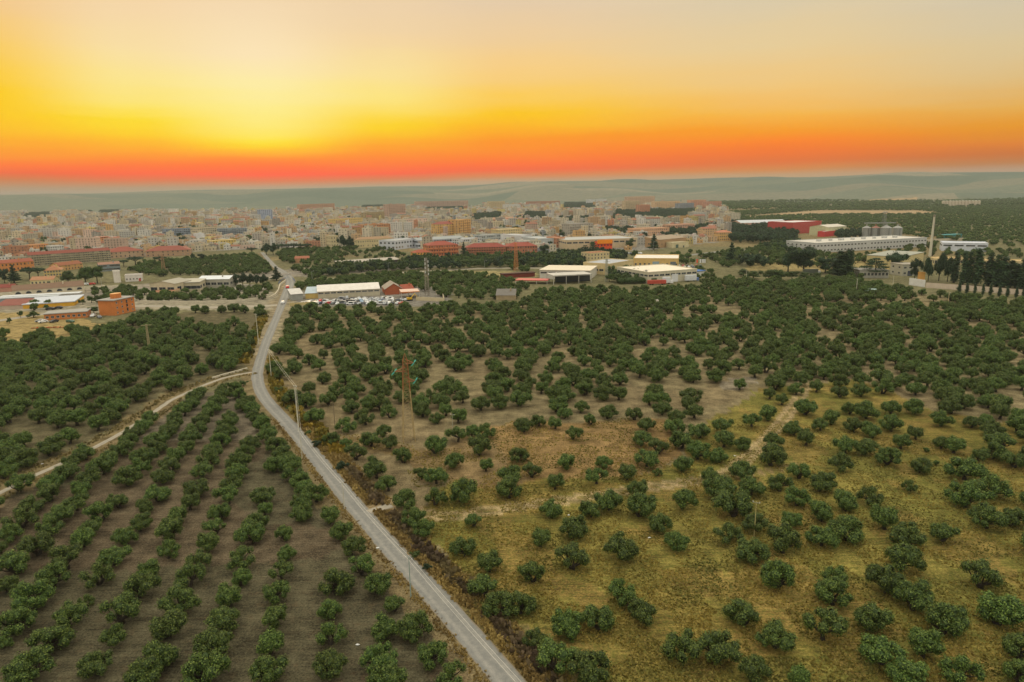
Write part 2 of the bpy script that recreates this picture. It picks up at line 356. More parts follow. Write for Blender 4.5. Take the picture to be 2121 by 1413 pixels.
for ln, wd, c_ in ((TRACK, 2.2, (0.36, 0.26, 0.14)), (TRACK2, 1.5, (0.27, 0.19, 0.09))):
    d_ = dist_line(ln, X + jx * .06, Y + jy * .06); put((d_ < wd) & (d_ > .45), c_, .9); put(d_ < .45, (0.2, 0.15, 0.06), .6)
drl = dist_line(RAIL, X, Y); put(drl < 34 + jx * 2, (0.25, 0.215, 0.165), .9)
nr_, na_ = X.shape
idx = np.arange(nr_ * na_).reshape(nr_, na_)
Qd = np.stack([idx[:-1, :-1], idx[1:, :-1], idx[1:, 1:], idx[:-1, 1:]], -1).reshape(-1, 4)[:, ::-1]
mg_m, t, b = mat('ground_cover', 0.95, 0.05)
at = nnode(t, 'ShaderNodeAttribute'); at.attribute_name = 'land'; a2 = nnode(t, 'ShaderNodeAttribute'); a2.attribute_name = 'cover'
sp = t.nodes.new('ShaderNodeSeparateColor'); t.links.new(a2.outputs['Color'], sp.inputs[0])
g = t.nodes.new('ShaderNodeNewGeometry'); psn = g.outputs['Position']
n_f = noise(t, 2.6, 3, psn, .8); n_m = noise(t, 0.22, 6, psn, .65); n_l = noise(t, 0.02, 5, psn, .6)
mpn = t.nodes.new('ShaderNodeMapping'); mpn.inputs['Rotation'].default_value = (0, 0, math.radians(7)); mpn.inputs['Scale'].default_value = (0.035, 1.0, 1); t.links.new(psn, mpn.inputs[0])
n_t = noise(t, 1.6, 4, mpn.outputs[0], .7)                     # plough and mowing lines
v = mth('ADD', mth('MULTIPLY', n_f, 0.55, tree=t), mth('MULTIPLY', n_m, 0.45, tree=t), tree=t)
base = at.outputs['Color']
k = mapr(v, 0.38, 0.64, t, lo=0.45, hi=1.55)
k = mth('MULTIPLY', k, mapr(n_l, 0.3, 0.7, t, lo=0.85, hi=1.15), tree=t)
tl = mapr(n_t, 0.35, 0.7, t, lo=-0.34, hi=0.34); k = mth('ADD', k, mth('MULTIPLY', tl, sp.outputs[1], tree=t), tree=t)
sc_ = t.nodes.new('ShaderNodeVectorMath'); sc_.operation = 'SCALE'; t.links.new(base, sc_.inputs[0]); t.links.new(k, sc_.inputs['Scale'])
gm = mapr(noise(t, 1.1, 5, psn, .75), 0.45, 0.62, t)
base = mixc(mth('MULTIPLY', mth('MULTIPLY', gm, sp.outputs[0], tree=t), 0.62, tree=t), sc_.outputs[0], (0.080, 0.092, 0.018), t)
red = mapr(noise(t, 0.5, 6, psn, .75), 0.5, 0.7, t); base = mixc(mth('MULTIPLY', red, 0.22, tree=t), base, (0.12, 0.06, 0.03), t)
# farmland beyond the town: field parcels and dotted groves, haze paled into their colour
ln_ = t.nodes.new('ShaderNodeVectorMath'); ln_.operation = 'LENGTH'; t.links.new(psn, ln_.inputs[0])
farf = mapr(ln_.outputs['Value'], 2600, 4200, t)
mpf = t.nodes.new('ShaderNodeMapping'); mpf.inputs['Scale'].default_value = (0.0011, 0.0034, 0); mpf.inputs['Rotation'].default_value = (0, 0, .12); t.links.new(psn, mpf.inputs[0])
vo = nnode(t, 'ShaderNodeTexVoronoi', Scale=1.0); t.links.new(mpf.outputs[0], vo.inputs['Vector'])
sv_ = t.nodes.new('ShaderNodeSeparateColor'); t.links.new(vo.outputs['Color'], sv_.inputs[0])
rp = t.nodes.new('ShaderNodeValToRGB'); rp.color_ramp.interpolation = 'CONSTANT'
for i, (p_, c_) in enumerate([(0, (0.13, 0.15, 0.11)), (.34, (0.16, 0.17, 0.12)), (.62, (0.20, 0.185, 0.13)), (.78, (0.11, 0.135, 0.10)), (.9, (0.25, 0.22, 0.155))]):
    e = rp.color_ramp.elements[i] if i < 2 else rp.color_ramp.elements.new(p_)
    e.position = p_; e.color = (*c_, 1)
t.links.new(sv_.outputs[0], rp.inputs[0])
dots = mapr(noise(t, 0.03, 5, psn, .8), 0.42, 0.6, t)
farc = mixc(mth('MULTIPLY', dots, .4, tree=t), rp.outputs[0], (0.07, 0.09, 0.07), t)
att = nnode(t, 'ShaderNodeAttribute'); att.attribute_name = 'cover'
base = mixc(mth('MULTIPLY', farf, mth('SUBTRACT', 1.0, sp.outputs[2], tree=t), tree=t), base, farc, t)
t.links.new(base, b.inputs['Base Color'])
bp = nnode(t, 'ShaderNodeBump', Strength=0.9, Distance=0.35); t.links.new(mth('ADD', v, mth('MULTIPLY', n_t, mth('MULTIPLY', sp.outputs[1], .6, tree=t), tree=t), tree=t), bp.inputs['Height']); t.links.new(bp.outputs[0], b.inputs['Normal'])
me = np_mesh('ground', np.stack([X, Y, Z], -1).reshape(-1, 3), Qd, [mg_m], smooth=True)
def pattr(me, name, arr):
    ca = me.color_attributes.new(name, 'FLOAT_COLOR', 'POINT'); ca.data.foreach_set('color', arr.reshape(-1, 4).astype(np.float32).ravel())
pattr(me, 'land', land)
tan_keep = np.zeros(X.shape)
for q in TANSTRIP: tan_keep[inside(q, X, Y)] = 1
tan_keep[mtown] = 1
pattr(me, 'cover', np.stack([grass, till, tan_keep, np.ones(X.shape)], -1))
tag(link(bpy.data.objects.new('ground', me)), 'open farmland of ploughed earth and dry grass reaching to low hills', None, None, 'structure')

# ------------------------------------------------------------ roads
def strip(name, line, w, z, m, label=None, wf=None):
    n = len(line); d = np.gradient(line, axis=0); d /= np.hypot(d[:, 0], d[:, 1])[:, None] + 1e-9; nn = np.stack([-d[:, 1], d[:, 0]], 1)
    mm = bpy.data.meshes.new(name); vs = []; uv = []; acc = 0
    K = 9; fs = []
    for i in range(n):
        if i: acc += np.hypot(*(line[i] - line[i - 1]))
        ww = w if wf is None else wf(i / (n - 1)) 
        for k_ in range(K):
            s_ = k_ / (K - 1) - .5; e_ = (mnoise.noise(Vector((i * .35, k_ * 0.4, 1))) * .55) if k_ in (0, K - 1) else 0
            q = line[i] - nn[i] * (s_ * ww + e_ * (1 if s_ > 0 else -1) * .5); vs.append((q[0], q[1], z)); uv.append((k_ / (K - 1), acc))
    for i in range(n - 1):
        for k_ in range(K - 1): a_ = i * K + k_; fs.append((a_, a_ + 1, a_ + K + 1, a_ + K))
    mm.from_pydata(vs, [], fs); mm.materials.append(m); ul = mm.uv_layers.new(name='UVMap')
    ul.data.foreach_set('uv', np.array([uv[l.vertex_index] for l in mm.loops], np.float32).ravel())
    if mm.polygons[0].normal.z < 0: mm.flip_normals()
    o = link(bpy.data.objects.new(name, mm)); return tag(o, label, None, None, 'structure')
def roadmat(name, c0, c1, tr=0.4):
    m, t, b = mat(name, 0.85, 0.15)
    uvn = t.nodes.new('ShaderNodeUVMap'); sx = t.nodes.new('ShaderNodeSeparateXYZ'); t.links.new(uvn.outputs[0], sx.inputs[0])
    g = t.nodes.new('ShaderNodeNewGeometry')
    tr1 = mth('SUBTRACT', mth('ABSOLUTE', mth('SUBTRACT', sx.outputs[0], .5, tree=t), tree=t), .22, tree=t)
    trk = mapr(mth('ABSOLUTE', tr1, tree=t), 0.02, 0.13, t, lo=1, hi=0)
    n1 = noise(t, .9, 6, g.outputs['Position'], .7); n2 = noise(t, 12, 2, g.outputs['Position'])
    f = mth('ADD', mth('MULTIPLY', trk, tr, tree=t), mapr(n1, .3, .7, t, lo=0, hi=.6), tree=t, clamp=True)
    base = mixc(f, c0, c1, t)
    edge = mapr(mth('ADD', mth('ABSOLUTE', mth('SUBTRACT', sx.outputs[0], .5, tree=t), tree=t), mth('MULTIPLY', mth('SUBTRACT', n1, .5, tree=t), .22, tree=t), tree=t), 0.42, 0.5, t)
    base = mixc(mth('MULTIPLY', edge, .75, tree=t), base, (0.22, 0.165, 0.10), t)
    base = mixc(mapr(n2, .4, .7, t, lo=0, hi=.3), base, (0.10, 0.10, 0.095), t)
    mpb = t.nodes.new('ShaderNodeMapping'); mpb.inputs['Scale'].default_value = (1.2, .045, 1); t.links.new(uvn.outputs[0], mpb.inputs[0])
    pt = noise(t, 1.5, 3, mpb.outputs[0]); base = mixc(mapr(pt, .55, .62, t, lo=0, hi=.25), base, (0.13, 0.13, 0.125), t)
    t.links.new(base, b.inputs['Base Color'])
    bp = nnode(t, 'ShaderNodeBump', Strength=.3, Distance=.03); t.links.new(n2, bp.inputs['Height']); t.links.new(bp.outputs[0], b.inputs['Normal'])
    return m
M_ASPH = roadmat('worn_asphalt', (0.175, 0.172, 0.158), (0.30, 0.28, 0.245)); M_DUST = roadmat('dusty_track', (0.30, 0.255, 0.19), (0.42, 0.37, 0.29), .2)
strip('road', ROADC, 4.9, 0.03, M_ASPH, 'narrow worn asphalt country road running past the groves', wf=lambda t_: float(np.interp(t_, [0, .42, .6, .68, .76, 1], [4.5, 4.6, 7.6, 7.6, 5.2, 4.6])))
strip('track', smooth_line(SIDE, 160, 6), 1.9, 0.02, M_DUST, 'dusty pale farm track leaving the road bend')
strip('road', smooth_line(LEFTROAD, 120, 4), 8.0, 0.022, M_DUST, 'pale dusty road joining below the bridge')
strip('road', smooth_line(BYPASS, 120, 4), 8.0, 0.02, M_DUST, 'pale road curving behind the scrapyard grove')
strip('road', smooth_line(P2([(1240, 560), (1330, 543), (1400, 532), (1500, 520), (1600, 516), (1700, 520)]), 60, 3), 9.0, 0.03, M_ASPH, 'road past the supermarket and beige halls')
strip('path', P2([(764, 1061), (778, 1056), (795, 1051), (812, 1047)]), 2.6, 0.045, M_DUST, 'pale dirt crossing from road to field')
for i, off in enumerate((-12, -7, -2, 4, 9)):
    ln2 = smooth_line(RAIL, 60, 3).copy(); ln2[:, 1] += off
    strip('railway_track', ln2, 2.6, 0.03 + .004 * i, roadmat('rail_ballast_%d' % i, (0.17, 0.14, 0.11), (0.30, 0.26, 0.21), .5) if i == 0 else bpy.data.materials['rail_ballast_0'], 'railway track bed on pale ballast')
# walls and kerbs of concrete along the roads
CONC = rgb(205, 195, 172)
def wall(name, pts, h, th, col, label, cat='wall', z0=0.0, group=None, cap=None):
    mb = MB(); p = [Vector((*q, 0)) for q in pts]
    for a_, b_ in zip(p[:-1], p[1:]):
        d = (b_ - a_).normalized(); n_ = Vector((-d.y, d.x, 0)) * th / 2
        q = [a_ - n_, b_ - n_, b_ + n_, a_ + n_]
        for i in range(4):
            u, w = q[i], q[(i + 1) % 4]; mb.quad((u.x, u.y, z0), (w.x, w.y, z0), (w.x, w.y, z0 + h), (u.x, u.y, z0 + h), col)
        mb.quad(*[(u.x, u.y, z0 + h) for u in q], cap or col)
    return tag(mb.build(name, M_PAINT), label, cat, group)
wall('parapet_wall', P2([(592, 583), (580, 592), (577, 603), (571, 612), (560, 618), (530, 622), (500, 625), (430, 628), (367, 628), (285, 627)]), 1.5, .5, CONC, 'pale concrete parapet sweeping from the bridge along the dusty road')
wall('kerb_wall', P2([(512, 765), (490, 771), (463, 778), (440, 785)]), .7, .5, CONC, 'short concrete kerb at the mouth of the farm track')
wall('yard_wall', P2([(600, 634), (640, 632), (655, 628)]), 2.0, .3, rgb(205, 185, 130), 'low ochre wall at the left end of the scrapyard')
wall('yard_wall', P2([(862, 622), (900, 624), (920, 625), (916, 610), (903, 608)]), 2.4, .3, rgb(212, 196, 160), 'pale wall with open square pen at the right of the scrapyard')

# ------------------------------------------------------------ foliage builders
def crown_arrays(rs, blobs, n, leaf, flat=1.0, core=True, up=0.15):
    """leaf sprays scattered over the skins of overlapping leafy clumps; returns vertices, quads, tint"""
    blobs = np.array(blobs, float); wts = blobs[:, 3] * blobs[:, 4]; wts = wts / wts.sum()
    bi = rs.choice(len(blobs), n, p=wts); B = blobs[bi]
    d = rs.normal(size=(n, 3)); d /= np.linalg.norm(d, axis=1)[:, None]
    rr_ = 1 - np.abs(rs.normal(0, .16, n)) + rs.normal(0, .05, n)
    wav = 1 + .16 * np.sin(d[:, 0] * 5 + bi * 1.7) * np.cos(d[:, 1] * 4.3 + bi) + .1 * np.sin(d[:, 2] * 8 + bi * 2)
    p = B[:, :3] + d * np.stack([B[:, 3], B[:, 3], B[:, 4]], 1) * (rr_ * wav)[:, None]
    nrm = d + rs.normal(0, .34, (n, 3)); nrm[:, 2] += up; nrm /= np.linalg.norm(nrm, axis=1)[:, None]
    t = np.cross(nrm, rs.normal(size=(n, 3))); t /= np.linalg.norm(t, axis=1)[:, None]; u = np.cross(nrm, t)
    l = leaf * rs.uniform(.55, 1.35, n)[:, None]; w = l * rs.uniform(.35, .8, n)[:, None]
    V = np.stack([p - t * l * .5, p + u * w * .5 + nrm * l * .1, p + t * l * .55, p - u * w * .5 - nrm * l * .06], 1).reshape(-1, 3)
    V[:, 2] = np.maximum(V[:, 2], .12)
    Q = np.arange(n * 4).reshape(n, 4)
    tint = np.zeros((n, 3)); tint[:, 0] = np.clip(rs.normal(.5, .34, n), 0, 1); tint[:, 1] = np.clip(rs.normal(.22, .36, n), 0, 1) 
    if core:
        for b_ in blobs:                                    # filling quads, shade painted dark inside, so that a clump is not see-through
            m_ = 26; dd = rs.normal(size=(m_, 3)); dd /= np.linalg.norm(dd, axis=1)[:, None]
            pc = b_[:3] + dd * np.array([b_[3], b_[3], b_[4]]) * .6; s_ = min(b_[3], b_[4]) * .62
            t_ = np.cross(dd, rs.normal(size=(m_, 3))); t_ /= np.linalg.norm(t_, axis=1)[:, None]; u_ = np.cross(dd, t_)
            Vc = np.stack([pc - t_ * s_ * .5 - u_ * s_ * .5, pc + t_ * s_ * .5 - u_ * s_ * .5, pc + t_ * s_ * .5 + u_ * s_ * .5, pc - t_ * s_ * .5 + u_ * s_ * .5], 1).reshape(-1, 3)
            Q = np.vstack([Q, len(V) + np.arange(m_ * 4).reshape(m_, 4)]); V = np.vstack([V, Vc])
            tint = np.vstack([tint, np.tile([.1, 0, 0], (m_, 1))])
    return V, Q, tint
def olive_blobs(rs, kind=0):
    R_ = rs.uniform(3.0, 3.7); bl = []
    n = rs.randint(11, 15); lean = rs.normal(0, .25, 2); ph = rs.uniform(0, 6.28)
    asp = rs.uniform(.78, 1.0)
    for i in range(n):
        a = ph + 6.283 * i / n + rs.normal(0, .25); q = R_ * rs.uniform(.5, .9)
        br = rs.uniform(.8, 1.3)
        bl.append((lean[0] + q * math.cos(a), lean[1] + q * math.sin(a) * asp, rs.uniform(1.9, 3.7), br, br * rs.uniform(.9, 1.3)))
    for i in range(rs.randint(6, 10)):
        a = rs.uniform(0, 6.28); q = R_ * rs.uniform(.0, .62); br = rs.uniform(.85, 1.35)
        bl.append((lean[0] + q * math.cos(a), lean[1] + q * math.sin(a), rs.uniform(3.0, 4.6), br, br * .95))
    if rs.rand() < .5:                                      # clump that hangs near the ground
        a = rs.uniform(0, 6.28); bl.append((1.5 * math.cos(a), 1.5 * math.sin(a), 1.7, 1.3, 1.2))
    if kind == 1: bl = [b_ for i, b_ in enumerate(bl) if i % 3 != 1]      # open, gappy crown
    return bl
def olive_trunk(rs, blobs):
    mb = MB(); c0 = (0.5, .5, .5)
    k = rs.randint(1, 3); hubs = []
    for j in range(k):
        a = rs.uniform(0, 6.28); top = Vector((.5 * math.cos(a) * k, .5 * math.sin(a) * k, rs.uniform(1.1, 1.6)))
        b0 = Vector((.15 * math.cos(a), .15 * math.sin(a), -.1)); mid = (b0 + top) / 2 + Vector(tuple(rs.normal(0, .12, 3)))
        mb.tube(b0, mid, .48 / k ** .3, .34, c0, 8); mb.tube(mid, top, .34, .27, c0, 8); hubs.append(top)
    for b_ in blobs:
        p = Vector(b_[:3]); h = min(hubs, key=lambda q: (q - p).length); m_ = (h + p) / 2 + Vector((0, 0, -.25)) + Vector(tuple(rs.normal(0, .15, 3)))
        mb.tube(h - Vector((0, 0, .1)), m_, .2, .13, c0, 5); mb.tube(m_, p, .13, .05, c0, 5)
    return mb
def mesh_of(mb, name, m):
    o = mb.build(name, m); me = o.data; bpy.data.objects.remove(o); return me
OL = []
rs = np.random.RandomState(11)
for i in range(14):
    bl = olive_blobs(rs, 1 if i in (4, 9, 13) else 0)
    V, Q, tn = crown_arrays(rs, bl, 5200 if i not in (4, 9, 13) else 3600, .29)
    OL.append((np_mesh('olive_crown', V, Q, [M_OLIVE], col=tn), mesh_of(olive_trunk(rs, bl), 'olive_trunk', M_BARK), np.abs(V[:, :2]).max()))
def joined(name, crown_me, trunk_me):
    """crown and trunk as one mesh, for the far part of a grove"""
    import bmesh
    bm = bmesh.new(); bm.from_mesh(crown_me); n = len(bm.faces); bm.from_mesh(trunk_me)
    bm.faces.ensure_lookup_table()
    for f in bm.faces[n:]: f.material_index = 1
    me = bpy.data.meshes.new(name); bm.to_mesh(me); bm.free(); me.materials.append(crown_me.materials[0]); me.materials.append(M_BARK); return me
def template(name, me): return bpy.data.objects.new(name, me)
OL_T = [template('olive_tree_form', joined('olive_tree_form', *OL[i][:2])) for i in range(9)]
FAR_T = []
for i in range(5):
    bl = [(rs.normal(0, 1.3), rs.normal(0, 1.3), rs.uniform(2, 3.6), rs.uniform(1.5, 2.2), rs.uniform(1.3, 1.8)) for _ in range(6)]
    V, Q, tn = crown_arrays(rs, bl, 330, .95); FAR_T.append(template('far_tree_form', np_mesh('far_tree_form', V, Q, [M_OLIVE], col=tn)))
DARK_T = []
for i in range(4):
    bl = [(rs.normal(0, 1.6), rs.normal(0, 1.6), rs.uniform(3, 7.5), rs.uniform(1.8, 2.8), rs.uniform(1.5, 2.6)) for _ in range(7)]
    V, Q, tn = crown_arrays(rs, bl, 420, 1.0); DARK_T.append(template('dark_tree_form', np_mesh('dark_tree_form', V, Q, [M_PINE if i < 2 else M_BROAD], col=tn)))

def scatter(name, pts, forms, label, cat, seed=1):
    """one mass of many: points with turn, size and form, filled by geometry nodes"""
    pts = np.asarray(pts, float); n = len(pts); r_ = np.random.RandomState(seed)
    me = bpy.data.meshes.new(name); me.vertices.add(n); me.vertices.foreach_set('co', np.c_[pts[:, :2], pts[:, 2] if pts.shape[1] > 3 else np.zeros(n)].astype(np.float32).ravel())
    for nm, ty, arr in (('turn', 'FLOAT', r_.uniform(0, 6.28, n)), ('size', 'FLOAT', pts[:, -1]), ('form', 'INT', r_.randint(0, len(forms), n))):
        a_ = me.attributes.new(nm, ty, 'POINT'); a_.data.foreach_set('value', arr.astype(np.float32 if ty == 'FLOAT' else np.int32))
    o = link(bpy.data.objects.new(name, me)); tag(o, label, cat, None, 'stuff')
    ng = bpy.data.node_groups.new(name, 'GeometryNodeTree'); ng.interface.new_socket('Geometry', in_out='INPUT', socket_type='NodeSocketGeometry'); ng.interface.new_socket('Geometry', in_out='OUTPUT', socket_type='NodeSocketGeometry')
    gi, go = ng.nodes.new('NodeGroupInput'), ng.nodes.new('NodeGroupOutput'); jn = ng.nodes.new('GeometryNodeJoinGeometry')
    for f in reversed(forms):
        q = ng.nodes.new('GeometryNodeObjectInfo'); q.inputs['Object'].default_value = f; q.inputs['As Instance'].default_value = True; q.transform_space = 'ORIGINAL'
        ng.links.new(q.outputs['Geometry'], jn.inputs[0])
    ip = ng.nodes.new('GeometryNodeInstanceOnPoints'); ip.inputs['Pick Instance'].default_value = True
    def att_(nm, ty):
        a_ = ng.nodes.new('GeometryNodeInputNamedAttribute'); a_.data_type = ty; a_.inputs[0].default_value = nm; return [s for s in a_.outputs if s.enabled][0]
    ng.links.new(gi.outputs[0], ip.inputs['Points']); ng.links.new(jn.outputs[0], ip.inputs['Instance'])
    ng.links.new(att_('form', 'INT'), ip.inputs['Instance Index'])
    cx = ng.nodes.new('ShaderNodeCombineXYZ'); ng.links.new(att_('turn', 'FLOAT'), cx.inputs[2])
    ng.links.new(cx.outputs[0], ip.inputs['Rotation']); ng.links.new(att_('size', 'FLOAT'), ip.inputs['Scale'])
    ng.links.new(ip.outputs[0], go.inputs[0])
    md = o.modifiers.new('scatter', 'NODES'); md.node_group = ng
    return o

# ------------------------------------------------------------ where the olive trees stand (foot, crown width in px), read off enlarged parts of the photograph
def crop(x0, y0, s, lst): return [(x0 + a / s, y0 + b / s, w / s) for a, b, w in lst]
HR = []
HR += crop(1100, 1000, 3.422, [(150,245,170),(70,450,190),(310,390,210),(550,195,200),(420,245,170),(770,240,230),(750,95,170),(1070,180,190),(910,345,180),(1030,480,180),(650,540,250),(300,610,260),(15,700,200),(620,830,200),(800,990,230),(700,915,200),(480,1040,240),(240,1070,250),(30,1160,170),(190,1330,330),(1050,1260,300),(1320,1250,300),(1400,1330,240),(1560,1400,240),(1500,1000,280),(1740,1170,270),(1740,740,280),(1790,495,270),(1560,555,250),(1390,410,210),(1440,240,270),(1600,345,200),(1330,105,230),(1880,165,180),(1840,310,150),(420,1410,300),(1900,1430,200)])
HR += crop(1600, 1000, 3.422, [(160,165,170),(510,195,210),(340,270,200),(700,155,180),(975,60,110),(1365,170,240),(1530,105,260),(350,450,210),(520,405,270),(790,330,240),(1200,415,200),(960,440,240),(1520,320,240),(1710,300,180),(900,620,270),(800,775,250),(430,860,270),(1000,900,280),(1480,745,270),(1590,1000,330),(360,1110,290),(690,1040,280),(1210,1070,300),(1060,1230,290),(750,1280,320),(1330,1430,280),(930,1430,310),(220,1430,190),(1760,1250,260),(1760,1420,240),(430,720,190)])
HR += crop(600, 1000, 3.422, [(1030,160,170),(1210,140,240),(1560,105,200),(960,375,160),(890,300,170),(820,180,190),(700,60,160),(1300,310,140),(1240,520,180),(1410,630,230),(1370,800,230),(1480,930,250),(1640,930,220)])
HR += crop(1000, 680, 3.2117, [(605,740,125),(240,890,140),(560,940,150),(800,930,120),(755,1035,155),(1060,780,150),(1090,680,120),(1170,835,150),(1090,920,170),(1160,980,70),(960,1005,170),(1325,950,150),(170,1120,200),(180,1030,190),(330,990,140),(380,1020,150),(480,1070,150),(1430,870,160),(1320,800,170),(1280,700,150),(1440,730,150),(1570,890,130),(1600,790,160),(1590,690,150),(1730,810,120),(270,690,140),(370,650,110),(480,670,130),(30,730,140),(20,950,120),(830,600,130),(1010,610,120),(1190,575,130),(1290,635,140),(1410,600,150),(1360,540,120),(720,640,100),(1510,1030,160),(650,560,110),(540,600,110)])
HR += crop(1500, 680, 3.2109, [(100,410,110),(380,510,110),(300,470,110),(480,440,110),(540,575,150),(610,425,120),(770,460,110),(910,455,120),(1050,435,140),(290,615,150),(180,655,130),(460,710,130),(540,780,150),(640,680,120),(710,640,140),(830,570,110),(940,600,160),(1110,570,130),(1260,570,140),(860,690,130),(980,730,150),(1110,685,150),(1270,740,130),(1170,800,150),(330,790,130),(315,915,200),(125,805,120),(800,830,150),(930,840,160),(1080,905,170),(760,950,170),(1440,800,110),(1530,830,170),(1740,660,120),(1440,650,140),(1640,660,120),(1690,880,110),(1790,870,160),(1930,930,150),(500,1000,150),(640,1085,200),(120,1000,170),(370,1085,170),(180,1110,180),(470,1180,160),(990,1175,150),(1290,960,160),(1410,910,45),(1345,825,30),(1600,1010,230),(1760,1130,220),(770,800,110)])
HR += crop(450, 560, 3.2117, [(765,1160,120),(850,1180,90),(1020,1170,150),(1100,1110,120),(930,1260,160),(1060,1380,180),(1240,1280,140),(1150,1190,130),(1450,1220,160),(1750,1230,180),(1570,1310,150),(1770,1330,140),(1360,1390,110),(1460,1420,150),(1600,1140,150),(870,1075,150),(990,1025,150),(665,1025,150),(895,950,120),(1365,975,130),(1465,1020,100),(1800,1110,150),(1150,980,120),(1700,1110,120)])
HL = []
HL += crop(0, 1000, 3.422, [(150,60,180),(360,130,170),(230,215,180),(150,320,210),(60,420,170),(10,500,120),(590,95,150),(550,200,180),(430,290,180),(370,370,190),(280,510,210),(130,640,240),(60,780,170),(840,175,140),(720,270,180),(650,370,160),(590,455,180),(480,610,230),(370,740,220),(240,900,250),(120,1070,260),(20,1180,120),(1130,130,180),(1030,220,140),(1000,340,160),(890,440,160),(810,580,210),(700,720,210),(620,870,110),(500,1020,230),(370,1200,280),(200,1413,300),(1390,100,170),(1350,190,160),(1270,290,170),(1220,410,220),(1190,535,170),(1050,680,180),(1000,810,220),(880,990,260),(810,1150,190),(690,1360,220),(620,1460,220),(1640,60,170),(1620,150,180),(1570,260,150),(1530,360,160),(1480,490,200),(1400,630,200),(1350,740,210),(1280,920,250),(1190,1100,250),(1110,1320,260),(1020,1460,260),(1870,140,170),(1880,230,130),(1820,340,170),(1790,430,190),(1730,600,210),(1710,730,150),(1630,880,230),(1580,1060,250),(1520,1230,250),(1450,1430,290),(2030,410,140),(2040,540,130),(2000,690,170),(1960,840,180),(1960,1020,210),(1930,1210,240),(1900,1413,250)])
HL += crop(600, 1000, 3.422, [(110,90,150),(80,195,160),(90,270,150),(290,290,180),(70,390,160),(360,400,180),(440,510,180),(40,560,140),(520,650,190),(620,790,200),(330,790,240),(300,960,190),(290,1150,210),(290,1370,230),(740,910,160),(690,1110,220),(880,1100,240),(640,1330,250),(1010,1290,210),(1160,1440,220),(690,1460,260)])
def ground_trees(lst, k=7.3):
    out_ = []
    for x, y, w in lst:
        P = gp(x, y); wid = w / F * (P.y * math.cos(PITCH) + 70 * math.sin(PITCH))
        out_.append((P.x, P.y, max(.25, min(1.3, wid / k))))
    return out_
def thin(lst, dmin, keep=()):
    kept = list(keep); res = []
    for p in lst:
        if all((p[0] - q[0]) ** 2 + (p[1] - q[1]) ** 2 > dmin ** 2 for q in kept): kept.append(p); res.append(p)
    return res
hr = thin(ground_trees(HR), 3.4); hl = thin(ground_trees(HL, 7.0), 3.4)
rg = random.Random(5)
# planted rows of the left orchard, beyond the trees read off one by one
d0 = Vector((math.cos(math.radians(101.4)), math.sin(math.radians(101.4)))); n0 = Vector((math.sin(math.radians(101.4)), -math.cos(math.radians(101.4))))
rows_l = []
for k_ in range(-2, 30):
    qv = -28.4 - 8.68 * k_; s_ = 20.0
    while s_ < 330:
        s_ += rg.gauss(7.0, .4)
        p = d0 * s_ + n0 * (qv + rg.gauss(0, .3))
        if rg.random() < .04: continue
        rows_l.append((p.x, p.y, rg.uniform(.78, .9), k_))
hand_zone_l = P2([(-40, 1500), (-40, 1005), (560, 1008), (700, 1060), (960, 1413), (1000, 1500)])
rows_l = [p for p in rows_l if in1(LORCH, p[0], p[1]) and (not in1(hand_zone_l, p[0], p[1]) or min((p[0] - q[0]) ** 2 + (p[1] - q[1]) ** 2 for q in hl) > 5.6 ** 2)]
def near_line(line, x, y): return float(dist_line(line, np.array([x]), np.array([y]))[0])
def clear(p, m=0.0): 
    return near_line(ROADC[::3], p[0], p[1]) > 6.0 + m and near_line(SIDE, p[0], p[1]) > 4.5
left_rows = [p for p in thin(rows_l, 3.0, hl) if clear(p)]
# line of trees along the left verge of the road
verge = thin(ground_trees([(490,812,30),(497,826,32),(512,842,36),(522,860,38),(530,876,38),(545,892,42),(555,915,46),(572,935,46),(583,958,48),(600,975,50),(610,992,50),(625,1010,50),(640,1022,52),(655,1040,52),(450,848,44)]), 2.5, hl)
left_rows = [p for p in left_rows if all((p[0]-q[0])**2 + (p[1]-q[1])**2 > 16 for q in verge)] + verge
def fill(poly, sp, jit, ang, seed, gap=.08, smin=.8, smax=1.12, avoid=(), polys_out=(), ymax=1e9, road=True):
    r_ = random.Random(seed); x0, y0 = poly.min(0); x1, y1 = poly.max(0); cx_, cy_ = (x0 + x1) / 2, (y0 + y1) / 2
    half = math.hypot(x1 - x0, y1 - y0) / 2; n_ = int(half / sp) + 1; ca, sa = math.cos(ang), math.sin(ang)
    gx, gy = np.meshgrid(np.arange(-n_, n_ + 1) * sp, np.arange(-n_, n_ + 1) * sp); rr2 = np.random.RandomState(seed)
    gx = (gx + rr2.normal(0, jit, gx.shape)).ravel(); gy = (gy + rr2.normal(0, jit, gy.shape)).ravel()
    Xp, Yp = cx_ + gx * ca - gy * sa, cy_ + gx * sa + gy * ca
    # only what the lens and a few steps aside could see
    ok = inside(poly, Xp, Yp) & (np.abs(Xp) < Yp * .86 + 40) & (rr2.rand(len(Xp)) > gap) & (Yp < ymax)
    g_ = vnoise(Xp, Yp, 34, seed); ok &= ~((g_ > .88) & (rr2.rand(len(Xp)) < .85))
    for q in polys_out: ok &= ~inside(q, Xp, Yp)
    Xp, Yp = Xp[ok], Yp[ok]
    if road and len(Xp):
        ok = (dist_line(ROADC[::4], Xp, Yp) > 6.5) & (dist_line(SIDE, Xp, Yp) > 5) & (dist_line(LEFTROAD, Xp, Yp) > 8) & (dist_line(BYPASS, Xp, Yp) > 8)
        Xp, Yp = Xp[ok], Yp[ok]
    pts = [(a_, b_, r_.uniform(smin, smax)) for a_, b_ in zip(Xp, Yp)]
    if avoid:
        av = np.array([q[:2] for q in avoid]); pts = [p for p in pts if ((av - p[:2]) ** 2).sum(1).min() > 36]
    return pts
